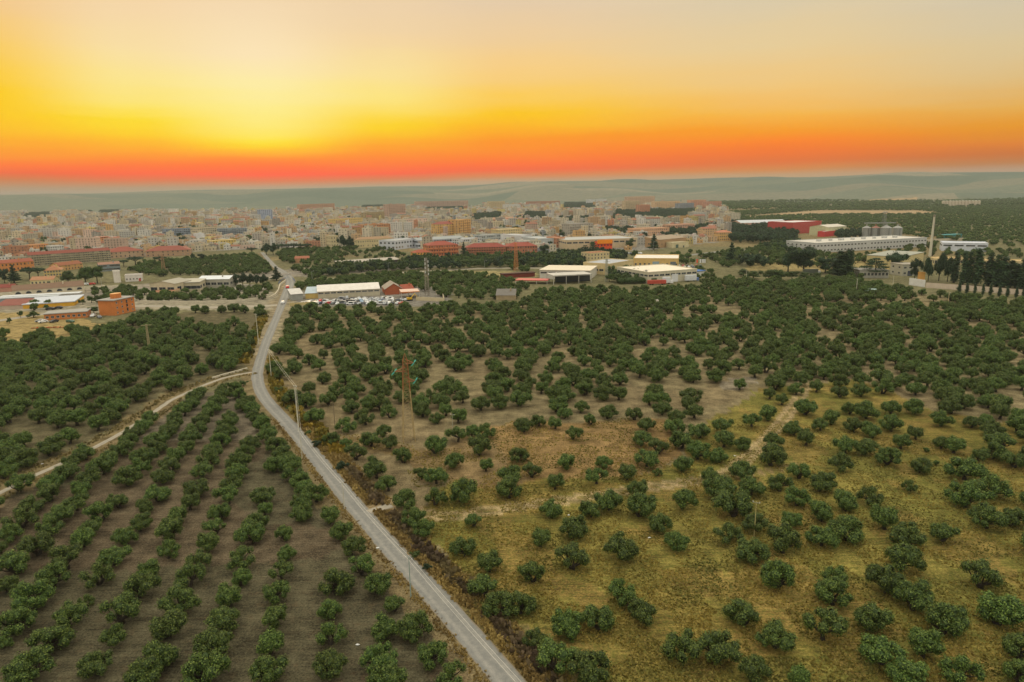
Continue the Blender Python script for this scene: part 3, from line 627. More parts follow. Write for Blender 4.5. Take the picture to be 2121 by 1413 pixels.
HANDR = P2([(640, 895), (700, 885), (800, 880), (950, 880), (1010, 855), (1300, 852), (1480, 830), (1500, 808), (1880, 806), (1960, 870), (2121, 965), (2160, 1500), (1100, 1500)])
CLEARS = [GREYP, P2([(650, 690), (700, 690), (690, 705), (645, 705)]), P2([(625, 720), (700, 722), (720, 745), (640, 742)]), P2([(940, 770), (1020, 775), (1030, 800), (890, 800)]), P2([(980, 655), (1010, 655), (1000, 672), (975, 672)]), P2([(630, 860), (700, 845), (730, 870), (640, 880)])]
right_fill = fill(RGROVE, 8.6, 1.6, .35, 21, .07, .8, 1.1, hr, [HANDR] + CLEARS)
lg_fill = fill(LGROVE, 8.3, 1.4, .2, 22, .05, .84, 1.12, (), [YFIELD])
allt = [(*p[:3], 'orchard') for p in hl] + [(*p[:3], 'orchard') for p in left_rows] + [(*p, 'right') for p in hr] + [(*p, 'right') for p in right_fill] + [(*p, 'upper') for p in lg_fill]
def seen(p, m=40):
    r_, fy, fz = p[0], p[1], -CAMH; dz = fy * math.cos(PITCH) - fz * math.sin(PITCH)
    if dz < 1: return False
    u = F * r_ / dz; w = F * (-(fy * math.sin(PITCH) + fz * math.cos(PITCH))) / dz
    x = PW / 2 + u * math.cos(ROLL) + w * math.sin(ROLL); y = PH / 2 - u * math.sin(ROLL) + w * math.cos(ROLL)
    return -m < x < PW + m and y < PH + m * 1.6
def pix(p, z=0.0):
    r_, fy, fz = p[0], p[1], z - CAMH; dz = fy * math.cos(PITCH) - fz * math.sin(PITCH)
    u = F * r_ / dz; w = F * (-(fy * math.sin(PITCH) + fz * math.cos(PITCH))) / dz
    return PW / 2 + u * math.cos(ROLL) + w * math.sin(ROLL), PH / 2 - u * math.sin(ROLL) + w * math.cos(ROLL)
allt.sort(key=lambda p: math.hypot(p[0], p[1]) / p[2] ** .3)
vis = [p for p in allt if seen(p)]; single = vis[:300]; sset = set(id(p) for p in single)
rest = [p for p in allt if id(p) not in sset]
ORD = 'first second third fourth fifth sixth seventh eighth ninth tenth eleventh twelfth thirteenth fourteenth fifteenth sixteenth seventeenth eighteenth nineteenth twentieth'.split()
def ordn(i): 
    if i < 20: return ORD[i]
    T = ['', '', 'twenty', 'thirty', 'forty', 'fifty', 'sixty', 'seventy', 'eighty', 'ninety']; n_ = i + 1
    return {20: 'twentieth', 30: 'thirtieth', 40: 'fortieth', 50: 'fiftieth', 60: 'sixtieth', 70: 'seventieth', 80: 'eightieth', 90: 'ninetieth'}.get(n_) or T[n_ // 10] + '-' + ORD[n_ % 10 - 1]
def size_word(s): return 'small' if s < .6 else 'modest' if s < .82 else 'full' if s < 1.06 else 'broad'
# labels: planted rows counted from the road on the left; bands counted upward from the photo's lower edge on the right
lab = {}
orch = [p for p in single if p[3] == 'orchard']; rowsd = {}
for p in orch:
    q = p[0] * n0.x + p[1] * n0.y; rowsd.setdefault(round((-28.4 - q) / 8.68), []).append(p)
for i, k_ in enumerate(sorted(rowsd)):
    for j, p in enumerate(sorted(rowsd[k_], key=lambda p: p[1])):
        lab[id(p)] = ('%s olive tree on ploughed soil, %s from below in %s row left of road' % (size_word(p[2]), ordn(j), ordn(i)), 'olive trees in the ploughed orchard rows left of the road')
rt = [p for p in single if p[3] == 'right']; bands = {}
for p in rt: bands.setdefault(int((PH + 40 - pix(p)[1]) // 42), []).append(p)
for i, k_ in enumerate(sorted(bands)):
    for j, p in enumerate(sorted(bands[k_], key=lambda p: p[0])):
        gnd = 'bare tan earth' if in1(TAN, p[0], p[1]) else 'yellowed grass' if in1(GRASS, p[0], p[1]) else 'brown soil'
        lab[id(p)] = ('%s olive tree on %s, %s from road in %s tree line from below' % (size_word(p[2]), gnd, ordn(j), ordn(i)), 'scattered olive trees in the grassy field right of the road')
up_ = [p for p in single if p[3] == 'upper']
for j, p in enumerate(sorted(up_, key=lambda p: p[1])):
    lab[id(p)] = ('%s olive tree beyond the dusty farm track, %s nearest of that grove' % (size_word(p[2]), ordn(j)), 'olive trees beyond the farm track')
def place_tree(p, crown_me, trunk_me, sc, rz, name, label, cat, group, sz=None):
    e = empty(name, (p[0], p[1], 0), rz, label, cat, group)
    e.scale = (sc, sc, sz or sc)
    c_ = bpy.data.objects.new('crown', crown_me); link(c_, e)
    t_ = bpy.data.objects.new('trunk', trunk_me); link(t_, e)
    return e
for p in single:
    i = rg.randrange(14); s_ = p[2] * 1.04
    if p[2] < .45: i = 4
    l_, g_ = lab[id(p)]
    place_tree(p, OL[i][0], OL[i][1], s_, rg.uniform(0, 6.28), 'olive_tree', l_, 'tree', g_, s_ * rg.uniform(.86, 1.05) if p[2] > .8 else s_)
scatter('olive_grove', [(p[0], p[1], p[2] * 1.03) for p in rest], OL_T, 'dense olive groves of rounded grey-green trees stretching toward the town', 'grove')
# ------------------------------------------------------------ mid and far groves
mids = []
for i, (pl, sp_, gap) in enumerate([
    ([(265, 562), (300, 545), (430, 535), (525, 528), (555, 550), (562, 566), (520, 572), (430, 572), (330, 574)], 9, .15),
    ([(578, 520), (640, 517), (700, 517), (712, 545), (640, 549), (590, 546), (572, 530)], 9, .15),
    ([(700, 512), (765, 512), (830, 522), (850, 535), (770, 538), (700, 534)], 12, .3),
    ([(258, 598), (320, 612), (420, 606), (560, 600), (566, 612), (540, 622), (430, 626), (300, 626), (200, 628), (190, 605)], 8.5, .1),
    ([(612, 603), (640, 578), (760, 570), (930, 568), (1000, 572), (1055, 582), (1095, 598), (1060, 622), (920, 620), (866, 602), (790, 597), (660, 597), (640, 604)], 8.5, .05),
    ([(600, 560), (640, 550), (740, 548), (820, 555), (760, 565), (640, 576), (600, 583)], 10, .35),
    ([(1460, 535), (1500, 522), (1640, 515), (1720, 530), (1620, 550), (1500, 556)], 9, .15),
    ([(0, 640), (160, 622), (190, 640), (120, 650)], 14, .6), ([(1440, 592), (1500, 580), (1640, 585), (1760, 582), (1800, 592), (1600, 600)], 8.5, .1),
    ([(1640, 532), (1900, 530), (1900, 546), (1640, 556)], 11, .2), ([(1062, 556), (1112, 552), (1116, 562), (1064, 566)], 9, .3), ([(1380, 530), (1460, 520), (1470, 545), (1420, 550)], 12, .4), ([(1700, 566), (1790, 560), (1790, 578), (1700, 580)], 9, .3),
    ([(1860, 500), (1950, 505), (1950, 520), (2140, 520), (2140, 535), (1870, 532)], 12, .25),
    ([(1440, 560), (1500, 556), (1500, 575), (1440, 585)], 11, .5),
    ([(0, 690), (100, 692), (180, 686), (200, 700), (0, 712)], 9, .3)]):
    mids += fill(P2(pl), sp_, 1.8, .2 * i, 40 + i, gap, .8, 1.1)
scatter('olive_grove', [(p[0], p[1], p[2]) for p in mids], OL_T, 'patches of olive grove between the railway, scrapyard and town edge', 'grove', 2)
FARP = P2([(1300, 462), (1420, 470), (1540, 476), (1520, 500), (1640, 500), (1650, 480), (1710, 470), (1780, 478), (1880, 490), (2160, 520), (2300, 520), (2200, 424), (2000, 424), (1840, 428), (1700, 430), (1480, 440)])
far = fill(FARP, 13, 3.2, .3, 61, .06, .8, 1.3, (), TANSTRIP + [TOWN], 3600, False)
far2 = fill(P2([(1480, 436), (2300, 424), (2300, 405), (1400, 412), (1400, 425)]), 26, 7, .1, 62, .15, 1.4, 2.3, (), TANSTRIP, 5200, False)
far3 = fill(P2([(-300, 445), (-300, 424), (300, 421), (700, 415), (1100, 412), (1500, 410), (1500, 422), (1000, 417), (600, 420), (200, 430)]), 30, 9, .1, 63, .3, 1.2, 2.2, (), (), 5200, False)
scatter('far_grove', far + far2, FAR_T, 'wide plain of olive groves spreading beyond the silos to the hills', 'grove', 3)
scatter('far_grove', far3, FAR_T, 'hazy belt of groves between the town and the hills', 'grove', 4)

# ------------------------------------------------------------ buildings
LM = []            # (place, short phrase) of landmarks used to tell lesser things apart
FOOT = []          # footprints already taken
WINCOL = (0.075, 0.075, 0.075)
def win_grid(mb, w, d, h, floors, bays, rs_, sides='flr', ww=1.1, wh=1.4, col=WINCOL, base=0.0, shut=0.25):
    fh = (h - base) / max(1, floors); e = 0.05
    def face(L_, put_):
        n = max(1, int(round(bays * L_ / w))) if L_ != w else bays
        for i in range(n):
            for j in range(floors):
                if rs_.rand() < .08: continue
                c_ = col if rs_.rand() > shut else tuple(np.array((0.14, 0.12, 0.10)) * rs_.uniform(.7, 2.6))
                u = (i + .5) / n * L_ - L_ / 2; z = base + j * fh + fh * .34
                put_(u - ww / 2, u + ww / 2, z, z + min(wh, fh * .5), c_)
    if 'f' in sides: face(w, lambda a, b, c, dd, cc: mb.quad((a, -e, c), (b, -e, c), (b, -e, dd), (a, -e, dd), cc))
    if 'l' in sides: face(d, lambda a, b, c, dd, cc: mb.quad((-w / 2 - e, d / 2 - a, c), (-w / 2 - e, d / 2 - b, c), (-w / 2 - e, d / 2 - b, dd), (-w / 2 - e, d / 2 - a, dd), cc))
    if 'r' in sides: face(d, lambda a, b, c, dd, cc: mb.quad((w / 2 + e, d / 2 + a, c), (w / 2 + e, d / 2 + b, c), (w / 2 + e, d / 2 + b, dd), (w / 2 + e, d / 2 + a, dd), cc))
def roof_geo(mb, kind, w, d, h, col, rh=None, wallc=None, over=.4):
    x0, x1, y0, y1 = -w / 2 - over, w / 2 + over, -over, d + over
    if kind == 'flat':
        mb.box(-w / 2 - .12, w / 2 + .12, -.12, d + .12, h, h + .25, wallc or col, col)
        pc = wallc or col
        for (a, b, c_, e_) in ((-w / 2 - .12, w / 2 + .12, -.12, .12), (-w / 2 - .12, w / 2 + .12, d - .12, d + .12), (-w / 2 - .12, -w / 2 + .12, .121, d - .121), (w / 2 - .12, w / 2 + .12, .121, d - .121)):
            mb.box(a, b, c_, e_, h + .251, h + .9, pc)
    elif kind in ('gable', 'gabley', 'shed', 'hip', 'slab'):
        rh = rh or min(w, d) * .18
        if kind == 'slab': mb.box(x0, x1, y0, y1, h, h + .5, col, bottom=True); return
        if kind == 'shed':
            mb.poly([(x0, y0, h), (x1, y0, h), (x1, y1, h + rh), (x0, y1, h + rh)], col); mb.poly([(x0, y0, h), (x0, y1, h + rh), (x0, y1, h)], wallc or col)
            mb.poly([(x1, y0, h), (x1, y1, h), (x1, y1, h + rh)], wallc or col); mb.quad((x1, y1, h), (x0, y1, h), (x0, y1, h + rh), (x1, y1, h + rh), wallc or col); return
        ym = d / 2
        if kind == 'gable':
            mb.quad((x0, y0, h), (x1, y0, h), (x1, ym, h + rh), (x0, ym, h + rh), col); mb.quad((x1, y1, h), (x0, y1, h), (x0, ym, h + rh), (x1, ym, h + rh), col)
            for x in (-w / 2, w / 2): mb.poly([(x, 0, h), (x, d, h), (x, ym, h + rh - .12)] if x > 0 else [(x, d, h), (x, 0, h), (x, ym, h + rh - .12)], wallc or col)
        elif kind == 'gabley':
            mb.quad((x0, y0, h), (0, y0, h + rh), (0, y1, h + rh), (x0, y1, h), col); mb.quad((0, y0, h + rh), (x1, y0, h), (x1, y1, h), (0, y1, h + rh), col)
            for y in (0, d): mb.poly([(-w / 2, y, h), (w / 2, y, h), (0, y, h + rh - .12)], wallc or col)
        else:
            i_ = min(w, d) / 2
            a, b = (-w / 2 + i_, ym), (w / 2 - i_, ym)
            if w < d: a, b = (0, i_), (0, d - i_)
            if w >= d:
                mb.quad((x0, y0, h), (x1, y0, h), (*b, h + rh), (*a, h + rh), col); mb.quad((x1, y1, h), (x0, y1, h), (*a, h + rh), (*b, h + rh), col)
                mb.poly([(x0, y1, h), (x0, y0, h), (*a, h + rh)], col); mb.poly([(x1, y0, h), (x1, y1, h), (*b, h + rh)], col)
            else:
                mb.poly([(x0, y0, h), (x1, y0, h), (*a, h + rh)], col); mb.poly([(x1, y1, h), (x0, y1, h), (*b, h + rh)], col)
                mb.quad((x0, y1, h), (x0, y0, h), (*a, h + rh), (*b, h + rh), col); mb.quad((x1, y0, h), (x1, y1, h), (*b, h + rh), (*a, h + rh), col)
_wm = {}
def window_mesh(w, h, arch=False, frame=(.55, .52, .46)):
    k_ = (round(w, 1), round(h, 1), arch)
    if k_ not in _wm:
        mb = MB(); 
        if arch:
            pts = [(w / 2 * math.cos(t_), -.06, h * math.sin(t_)) for t_ in np.linspace(0, math.pi, 9)]; mb.poly(pts, WINCOL, 1)
            pts = [(w / 2 * 1.14 * math.cos(t_), -.03, h * 1.16 * math.sin(t_) - .15) for t_ in np.linspace(0, math.pi, 9)]; mb.poly(pts, frame, 0)
        else:
            mb.box(-w / 2 - .1, w / 2 + .1, -.03, .0, -.1, h + .1, frame, m=0, bottom=True); mb.quad((-w / 2, -.045, 0), (w / 2, -.045, 0), (w / 2, -.045, h), (-w / 2, -.045, h), WINCOL, 1)
            mb.box(-.04, .04, -.07, -.046, 0, h, frame); mb.box(-w / 2 - .15, w / 2 + .15, -.16, -.031, -.2, -.1, frame)
        _wm[k_] = mesh_of(mb, 'window', [M_PAINT, M_GLASS])
    return _wm[k_]
def frame_of(pl, pr):
    PL, PR = gp(*pl), gp(*pr); d = PR - PL; return (PL + PR) / 2, d.length, math.atan2(d.y, d.x), PL
def bld(name, label, short, pl, pr, ytop, depth, wall_c, roof=('flat', (170, 165, 155)), floors=2, bays=4, wins='obj', balc=None, ww=1.2, wh=1.5, cat='building', rh=None, door=None, extra=None, h=None, group=None, base=0.0, over=.4, roofbox=0, strip=None):
    o, w, rz, PL = frame_of(pl, pr); h = h or max(2.5, topz(PL, pl[0], ytop)); wc = rgb(*wall_c); rcol = rgb(*roof[1], .62 if roof[1][0] > 1.55 * roof[1][1] else 1.0); seed = int(abs(o.x * 7 + o.y)) % 9999; r_ = np.random.RandomState(seed)
    e = empty(name, o, rz, label, cat, group)
    mb = MB(); mb.box(-w / 2, w / 2, 0, depth, -.5, h, wc)
    if wins == 'mesh': kf = 1.0 if o.y < 1100 else 1.5; win_grid(mb, w, depth, h, floors, bays, r_, ww=ww * kf, wh=wh * 1.2, base=base, col=(.04, .045, .05))
    if balc:
        fh = h / floors
        for j in range(1, floors + 1):
            for x in np.linspace(-w / 2, w / 2, balc + 1)[:-1]:
                bw = w / balc; mb.box(x + bw * .12, x + bw * .88, -1.3, -.001, j * fh - fh * .98, j * fh - fh * .62, tuple(min(1, q * 1.15) for q in wc), bottom=True)
    mb.build('wall', M_PAINT, e)
    rb = MB(); roof_geo(rb, roof[0], w, depth, h, rcol, rh, wc, over)
    for i in range(roofbox):
        x = (i + .5) / roofbox * w * .8 - w * .4; s_ = r_.uniform(1.5, 2.6); rb.box(x - s_, x + s_, depth * .45, depth * .45 + s_ * 1.6, h + .26, h + r_.uniform(2, 3), wc, rcol)
    if roof[0] in ('gable', 'hip') and roofbox == 0 and depth < 25: rb.box(w * .2, w * .2 + .8, depth * .3, depth * .3 + .8, h + .2, h + (rh or min(w, depth) * .18) + .9, wc)
    ro = rb.build('roof', M_PAINT, e)
    def add_win(x, y, z, rot, ww_, wh_, arch=False):
        q = bpy.data.objects.new('window', window_mesh(ww_, wh_, arch)); q.location = (x, y, z); q.rotation_euler = (0, 0, rot); link(q, e)
    if wins == 'obj':
        fh = (h - base) / floors; cnt = 0
        for j in range(floors):
            for i in range(bays):
                if r_.rand() < .06: continue
                add_win((i + .5) / bays * w - w / 2, 0, base + j * fh + fh * .34, 0, ww, min(wh, fh * .5))
            n2 = max(1, int(bays * depth / w * .8)) if depth < w * 1.5 else 3
            sx = -1 if o.x > 0 else 1; n2 = min(n2, 8)
            for i in range(n2): add_win(sx * w / 2, (i + .5) / n2 * depth, base + j * fh + fh * .34, math.pi / 2 * sx, ww, min(wh, fh * .5))
    if wins == 'arch':
        for i in range(bays): add_win((i + .5) / bays * w - w / 2, 0, h * .5, 0, 3.4, 1.7, True)
    if strip:                                             # a band of long high windows
        for i in range(strip): 
            sw = w / strip * .78; add_win((i + .5) / strip * w - w / 2, 0, h * .66, 0, sw, h * .16)
        ns = max(1, int(strip * depth / w)); sx = -1 if o.x > 0 else 1
        for i in range(ns): add_win(sx * w / 2, (i + .5) / ns * depth, h * .66, math.pi / 2 * sx, depth / ns * .78, h * .16)
    if door:
        for dx, dw, dh, dc in door:
            db = MB(); db.box(-dw / 2, dw / 2, -.08, .02, 0, dh, rgb(*dc)); q = db.build('door', M_PAINT, e); q.location = (dx * w, 0, 0)
    if extra: extra(e, w, depth, h)
    LM.append((o.xy, short)); FOOT.append((o.x - math.sin(rz) * depth / 2, o.y + math.cos(rz) * depth / 2, math.hypot(w, depth) / 2, rz, w, depth, o))
    return e
TILE, GREY, WHITE, CREAM = (150, 88, 62), (158, 155, 148), (214, 210, 200), (205, 188, 152)
ORG = (208, 126, 62)
# --- near the left road
def stairbox(e, w, d, h):
    mb = MB(); pts = [(math.cos(t_) * 3.7, math.sin(t_) * 2.6) for t_ in np.linspace(0, 2 * math.pi, 13)[:-1]]
    for a, b in zip(pts, pts[1:] + pts[:1]): mb.quad((a[0], d / 2 + a[1], h + .27), (b[0], d / 2 + b[1], h + .27), (b[0], d / 2 + b[1], h + 3.4), (a[0], d / 2 + a[1], h + 3.4), rgb(*ORG))
    mb.poly([(a, d / 2 + b, h + 3.4) for a, b in pts], rgb(225, 170, 110)); mb.build('stair_tower', M_PAINT, e)
    sl = MB()
    for z in (1.5, 4, 6.3): sl.box(w * .08, w * .08 + 1.2, -.1, .02, z, z + 1.7, (.03, .03, .03))
    sl.build('stairwell_opening', M_PAINT, e)
bld('apartment_building', 'bright orange three-storey block with flat grey roof and rounded rooftop tower', 'the orange three-storey block', (239.5, 654), (281, 644), 623.5, 11, ORG, ('slab', GREY), 3, 4, 'obj', ww=.9, wh=1.1, extra=stairbox, over=.6)
bld('office_building', 'long low orange single-storey building with flat grey roof beside parked cars', 'the low orange building', (93, 664), (181, 658), 652, 12, ORG, ('slab', GREY), 1, 8, 'obj', ww=1.4, wh=1.2)
bld('warehouse', 'long cream railway warehouse with half-round arched windows and brown roof', 'the arched railway warehouse', (28, 618), (176, 606), 603, 22, (218, 205, 176), ('gable', (120, 92, 70)), 1, 7, 'arch', rh=3)
bld('shed', 'low railway shed with red and white ribbed roof', 'the red and white railway shed', (-10, 642), (48, 640), 634, 14, (200, 180, 160), ('shed', (170, 100, 85)), 1, 3, 'none', rh=2.5)
bld('shed', 'broad white flat-roofed depot with a yellow side wall', 'the white roofed depot with yellow wall', (48, 640), (155, 633), 632, 34, (222, 168, 50), ('slab', (196, 200, 208)), 1, 6, 'none', roofbox=0)
bld('shed', 'long narrow white-roofed platform shed behind the depot', 'the platform shed', (0, 624), (165, 615), 618, 8, (190, 186, 178), ('slab', (205, 206, 205)), 1, 8, 'none')
bld('shed', 'long grey-roofed platform canopy in front of the arched warehouse', 'the grey platform canopy', (-20, 628), (120, 621), 623, 6, (150, 160, 165), ('slab', (188, 192, 194)), 1, 8, 'none')
bld('shed', 'small cream hut with red roof at the left end of the railway', 'the red roofed railway hut', (-10, 606), (28, 604), 597, 12, (190, 140, 120), ('gable', (160, 70, 55)), 1, 3, 'none')
bld('factory', 'beige workshop with big dark openings beside the grove', 'the beige workshop', (312, 610), (364, 610), 588, 22, (206, 192, 160), ('gabley', (165, 158, 142)), 1, 3, 'obj', ww=5, wh=2.6, rh=2)
bld('factory', 'open beige shed with tall concrete posts next to the workshop', 'the open beige shed', (366, 606), (415, 604), 587, 26, (190, 178, 148), ('slab', (178, 172, 156)), 1, 4, 'obj', ww=5, wh=2.2)
bld('warehouse', 'white-roofed open warehouse with blue machinery in front', 'the white roofed open warehouse', (412, 597), (476, 596), 579, 16, (170, 165, 150), ('gable', (222, 224, 226)), 1, 5, 'obj', ww=4, wh=2, rh=2)
bld('house', 'low hut with rusty tile roof against the beige workshop', 'the rusty roofed hut', (314, 612), (352, 613), 607, 10, (196, 170, 130), ('shed', (168, 120, 90)), 1, 3, 'none', rh=1.5)
bld('water_tower', 'tall plain white tower block by the railway', 'the white railway tower', (237, 586), (251, 585), 564, 9, (226, 218, 206), ('flat', (205, 200, 190)), 1, 1, 'none')
bld('house', 'low white building with pink and red painted end by the railway', 'the low painted white building', (260, 584), (295, 582), 572, 9, (224, 216, 208), ('flat', (196, 190, 180)), 1, 5, 'obj', ww=1, wh=1, door=[(.36, 1.6, 2.4, (190, 70, 60))])
bld('apartment_building', 'very long five-storey apartment block with balconies and red roof edge', 'the long balconied block', (62, 552), (231, 540), 529, 14, (176, 166, 140), ('gable', (165, 84, 64)), 5, 34, 'mesh', balc=17, rh=3, ww=1.4, wh=1.7)
bld('school', 'broad low complex with bright terracotta roofs', 'the terracotta roofed complex', (228, 536), (300, 531), 523, 30, (190, 160, 130), ('hip', (176, 92, 70)), 2, 8, 'mesh', rh=5)
bld('school', 'second wing of terracotta roofs running toward the pine trees', 'the terracotta wing', (302, 533), (395, 529), 521, 26, (185, 150, 120), ('hip', (172, 94, 74)), 2, 9, 'mesh', rh=5)
bld('house', 'yellow villa with brown tiled hip roof behind round trees', 'the yellow tiled villa', (92, 574), (128, 572), 561, 18, (216, 190, 120), ('hip', (165, 112, 78)), 2, 6, 'obj', rh=4)
bld('house', 'long tiled house with orange roof behind the yellow villa', 'the orange tiled house', (122, 562), (172, 556), 551, 12, (205, 160, 105), ('gable', (178, 108, 70)), 2, 8, 'mesh', rh=3)
bld('house', 'cream railway house with low tiled roof and green door', 'the cream railway house', (64, 592), (112, 590), 581, 12, (222, 205, 155), ('gable', (168, 120, 86)), 1, 6, 'obj', rh=2.5, door=[(.3, 2, 3, (60, 80, 60))])
bld('warehouse', 'grey-blue two-storey workshop beside the umbrella pines', 'the grey-blue workshop', (206, 563), (250, 560), 549, 14, (128, 142, 148), ('gable', (150, 112, 92)), 2, 8, 'obj', rh=2, ww=2.2)
bld('apartment_building', 'grey-green long block at the left edge of town', 'the grey-green long block', (-10, 531), (62, 524), 510, 14, (150, 158, 148), ('flat', GREY), 4, 16, 'mesh', balc=9)
bld('apartment_building', 'peach block with white stair tower near the left edge', 'the peach block', (62, 527), (102, 524), 509, 16, (218, 152, 96), ('flat', (190, 170, 150)), 4, 8, 'mesh')
bld('apartment_building', 'small white block next to the peach block', 'the small white block', (106, 526), (134, 524), 511, 14, (216, 214, 208), ('flat', (205, 200, 195)), 3, 6, 'mesh')
bld('apartment_building', 'mustard yellow flat-topped building behind the long red-edged block', 'the mustard yellow building', (150, 523), (186, 521), 508, 16, (214, 168, 84), ('flat', (200, 170, 130)), 3, 8, 'mesh')
bld('apartment_building', 'tall peach-orange tower with overhanging flat top', 'the peach-orange tower', (197, 517), (223, 516), 492, 14, (222, 156, 104), ('slab', (170, 110, 85)), 7, 5, 'mesh', over=1.2)
bld('apartment_building', 'orange house row with tiled roof at the left edge', 'the orange tiled row', (-20, 566), (72, 558), 548, 14, (210, 140, 80), ('gable', (184, 100, 70)), 2, 12, 'mesh', rh=3)
bld('apartment_building', 'dark blue-grey modern block, left of the pair in mid-town', 'the left blue-grey block', (341, 496), (404, 493), 476, 16, (140, 150, 162), ('flat', (170, 172, 172)), 5, 14, 'mesh', balc=8)
bld('apartment_building', 'dark blue-grey modern block, right of the pair in mid-town', 'the right blue-grey block', (451, 493), (512, 491), 475, 16, (146, 154, 160), ('flat', (175, 175, 172)), 5, 14, 'mesh', balc=8)
bld('apartment_building', 'cream block squeezed between the two blue-grey blocks', 'the cream mid-town block', (406, 495), (450, 492), 474, 14, (206, 192, 162), ('flat', GREY), 5, 10, 'mesh')
bld('apartment_building', 'plain white windowless block before the blue-grey pair', 'the plain white block', (408, 502), (425, 501), 485, 12, (216, 214, 212), ('flat', (200, 200, 200)), 1, 1, 'none')
bld('warehouse', 'bright yellow roadside building at the town front', 'the yellow roadside building', (436, 514), (490, 511), 500, 18, (220, 190, 110), ('flat', (200, 190, 170)), 3, 10, 'mesh')
bld('shop', 'low shop with a bright yellow painted front', 'the bright yellow shop front', (423, 513), (441, 512), 507.5, 10, (240, 196, 20), ('flat', (200, 190, 170)), 1, 2, 'none')
bld('apartment_building', 'slim white tower block rising above the old town', 'the slim white tower', (350, 451), (364, 451), 433, 16, (222, 218, 206), ('flat', GREY), 8, 4, 'mesh')
bld('apartment_building', 'pale blue-violet tower block in the town centre', 'the pale blue tower', (538, 461), (566, 460), 435, 18, (160, 170, 190), ('flat', GREY), 9, 7, 'mesh')
bld('apartment_building', 'brick-orange six-storey block with paired balconies', 'the brick-orange block', (752, 494), (810, 491), 467, 20, (192, 140, 98), ('flat', (176, 150, 125)), 6, 12, 'mesh', balc=5, roofbox=3)
bld('apartment_building', 'long cream building with brown tiled roof by the dark tree', 'the long cream tiled building', (741, 514), (817, 510), 497, 15, (214, 196, 150), ('hip', (158, 126, 92)), 2, 16, 'mesh', rh=3)
bld('house', 'narrow pale stone house at the end of the long cream building', 'the narrow stone house', (686, 512), (702, 511), 490, 16, (206, 190, 150), ('flat', GREY), 3, 3, 'mesh')
bld('apartment_building', 'pink and white apartment block with red stripes', 'the pink and white block', (825, 479), (886, 475), 456, 16, (222, 196, 176), ('flat', (180, 110, 95)), 5, 14, 'mesh')
bld('apartment_building', 'tan apartment block with red tiled roof, left half of the joined pair', 'the tan block with red roof', (911, 494), (950, 491), 465, 20, (212, 172, 110), ('hip', (176, 96, 78)), 6, 8, 'mesh', balc=4, rh=4)
bld('apartment_building', 'tan apartment block with stepped top, right half of the joined pair', 'the tan stepped block', (950, 492), (976, 489), 457, 20, (208, 166, 108), ('flat', (190, 150, 110)), 7, 6, 'mesh', balc=3)
bld('apartment_building', 'tall balconied tower, the highest roof in mid-town', 'the tall balconied tower', (806, 455), (841, 453), 424, 20, (188, 158, 138), ('flat', GREY), 9, 8, 'mesh', balc=4, roofbox=2)
bld('apartment_building', 'olive-brown block beside the tall balconied tower', 'the olive-brown block', (761, 461), (797, 458), 441, 18, (168, 148, 108), ('flat', GREY), 6, 8, 'mesh', balc=4)
bld('palace', 'long yellow palace-like building with many windows', 'the long yellow palace', (692, 470), (752, 466), 455, 18, (214, 184, 118), ('flat', (190, 160, 110)), 3, 16, 'mesh')
bld('apartment_building', 'brown and orange row of tall flats on the skyline', 'the orange skyline flats', (622, 440), (694, 437), 424, 18, (190, 146, 114), ('flat', GREY), 7, 18, 'mesh', balc=8)
bld('apartment_building', 'pink-grey row of flats on the town skyline behind trees', 'the pink-grey skyline flats', (862, 434), (970, 431), 418, 18, (192, 160, 140), ('flat', GREY), 6, 26, 'mesh', balc=10)
bld('school', 'white school wing with blue windows, left block', 'the left white school wing', (819, 518), (865, 512), 500, 26, (206, 208, 214), ('flat', (168, 168, 166)), 2, 8, 'mesh', ww=3.2, wh=1.8)
bld('school', 'white school wing with blue windows and grey roof, middle block', 'the middle school wing', (866, 514), (962, 508), 498, 26, (200, 204, 212), ('gable', (158, 160, 158)), 2, 18, 'mesh', ww=3.2, wh=1.8, rh=2.5)
bld('school', 'white school hall with many windows, right block', 'the right school hall', (960, 512), (998, 508), 497, 20, (208, 208, 206), ('flat', (166, 168, 168)), 3, 9, 'mesh', ww=2.2, wh=1.6)
bld('apartment_building', 'yellow and red house with stepped balconies before the brick rows', 'the stepped yellow house', (859, 538), (894, 536), 524, 14, (214, 160, 80), ('hip', (190, 96, 62)), 3, 6, 'mesh', balc=3, rh=3)
bld('apartment_building', 'brick-red terraced block with tiled roof, left of the conifer', 'the brick-red terrace', (888, 532), (950, 529), 509, 26, (196, 124, 84), ('hip', (184, 90, 68)), 3, 12, 'mesh', balc=6, rh=4)
bld('apartment_building', 'long brick block with white balconies right of the conifer', 'the long brick block', (966, 533), (1048, 531), 513, 18, (172, 112, 84), ('hip', (176, 84, 68)), 4, 16, 'mesh', balc=8, rh=4)
bld('apartment_building', 'second brick block with red hip roof before the green belt', 'the second brick block', (1050, 530), (1113, 528), 511, 18, (178, 116, 86), ('hip', (184, 92, 72)), 3, 12, 'mesh', rh=4)
bld('shed', 'very long low open canopy shed with grey and rust roof', 'the long low canopy shed', (703, 552), (828, 543), 546, 14, (70, 62, 56), ('shed', (176, 166, 152)), 1, 1, 'none', rh=1.6)
bld('house', 'small lone house with orange roof in the olive grove', 'the lone orange roofed house', (611, 545), (640, 544), 536, 8, (200, 150, 110), ('shed', (186, 112, 78)), 1, 2, 'none', rh=2)
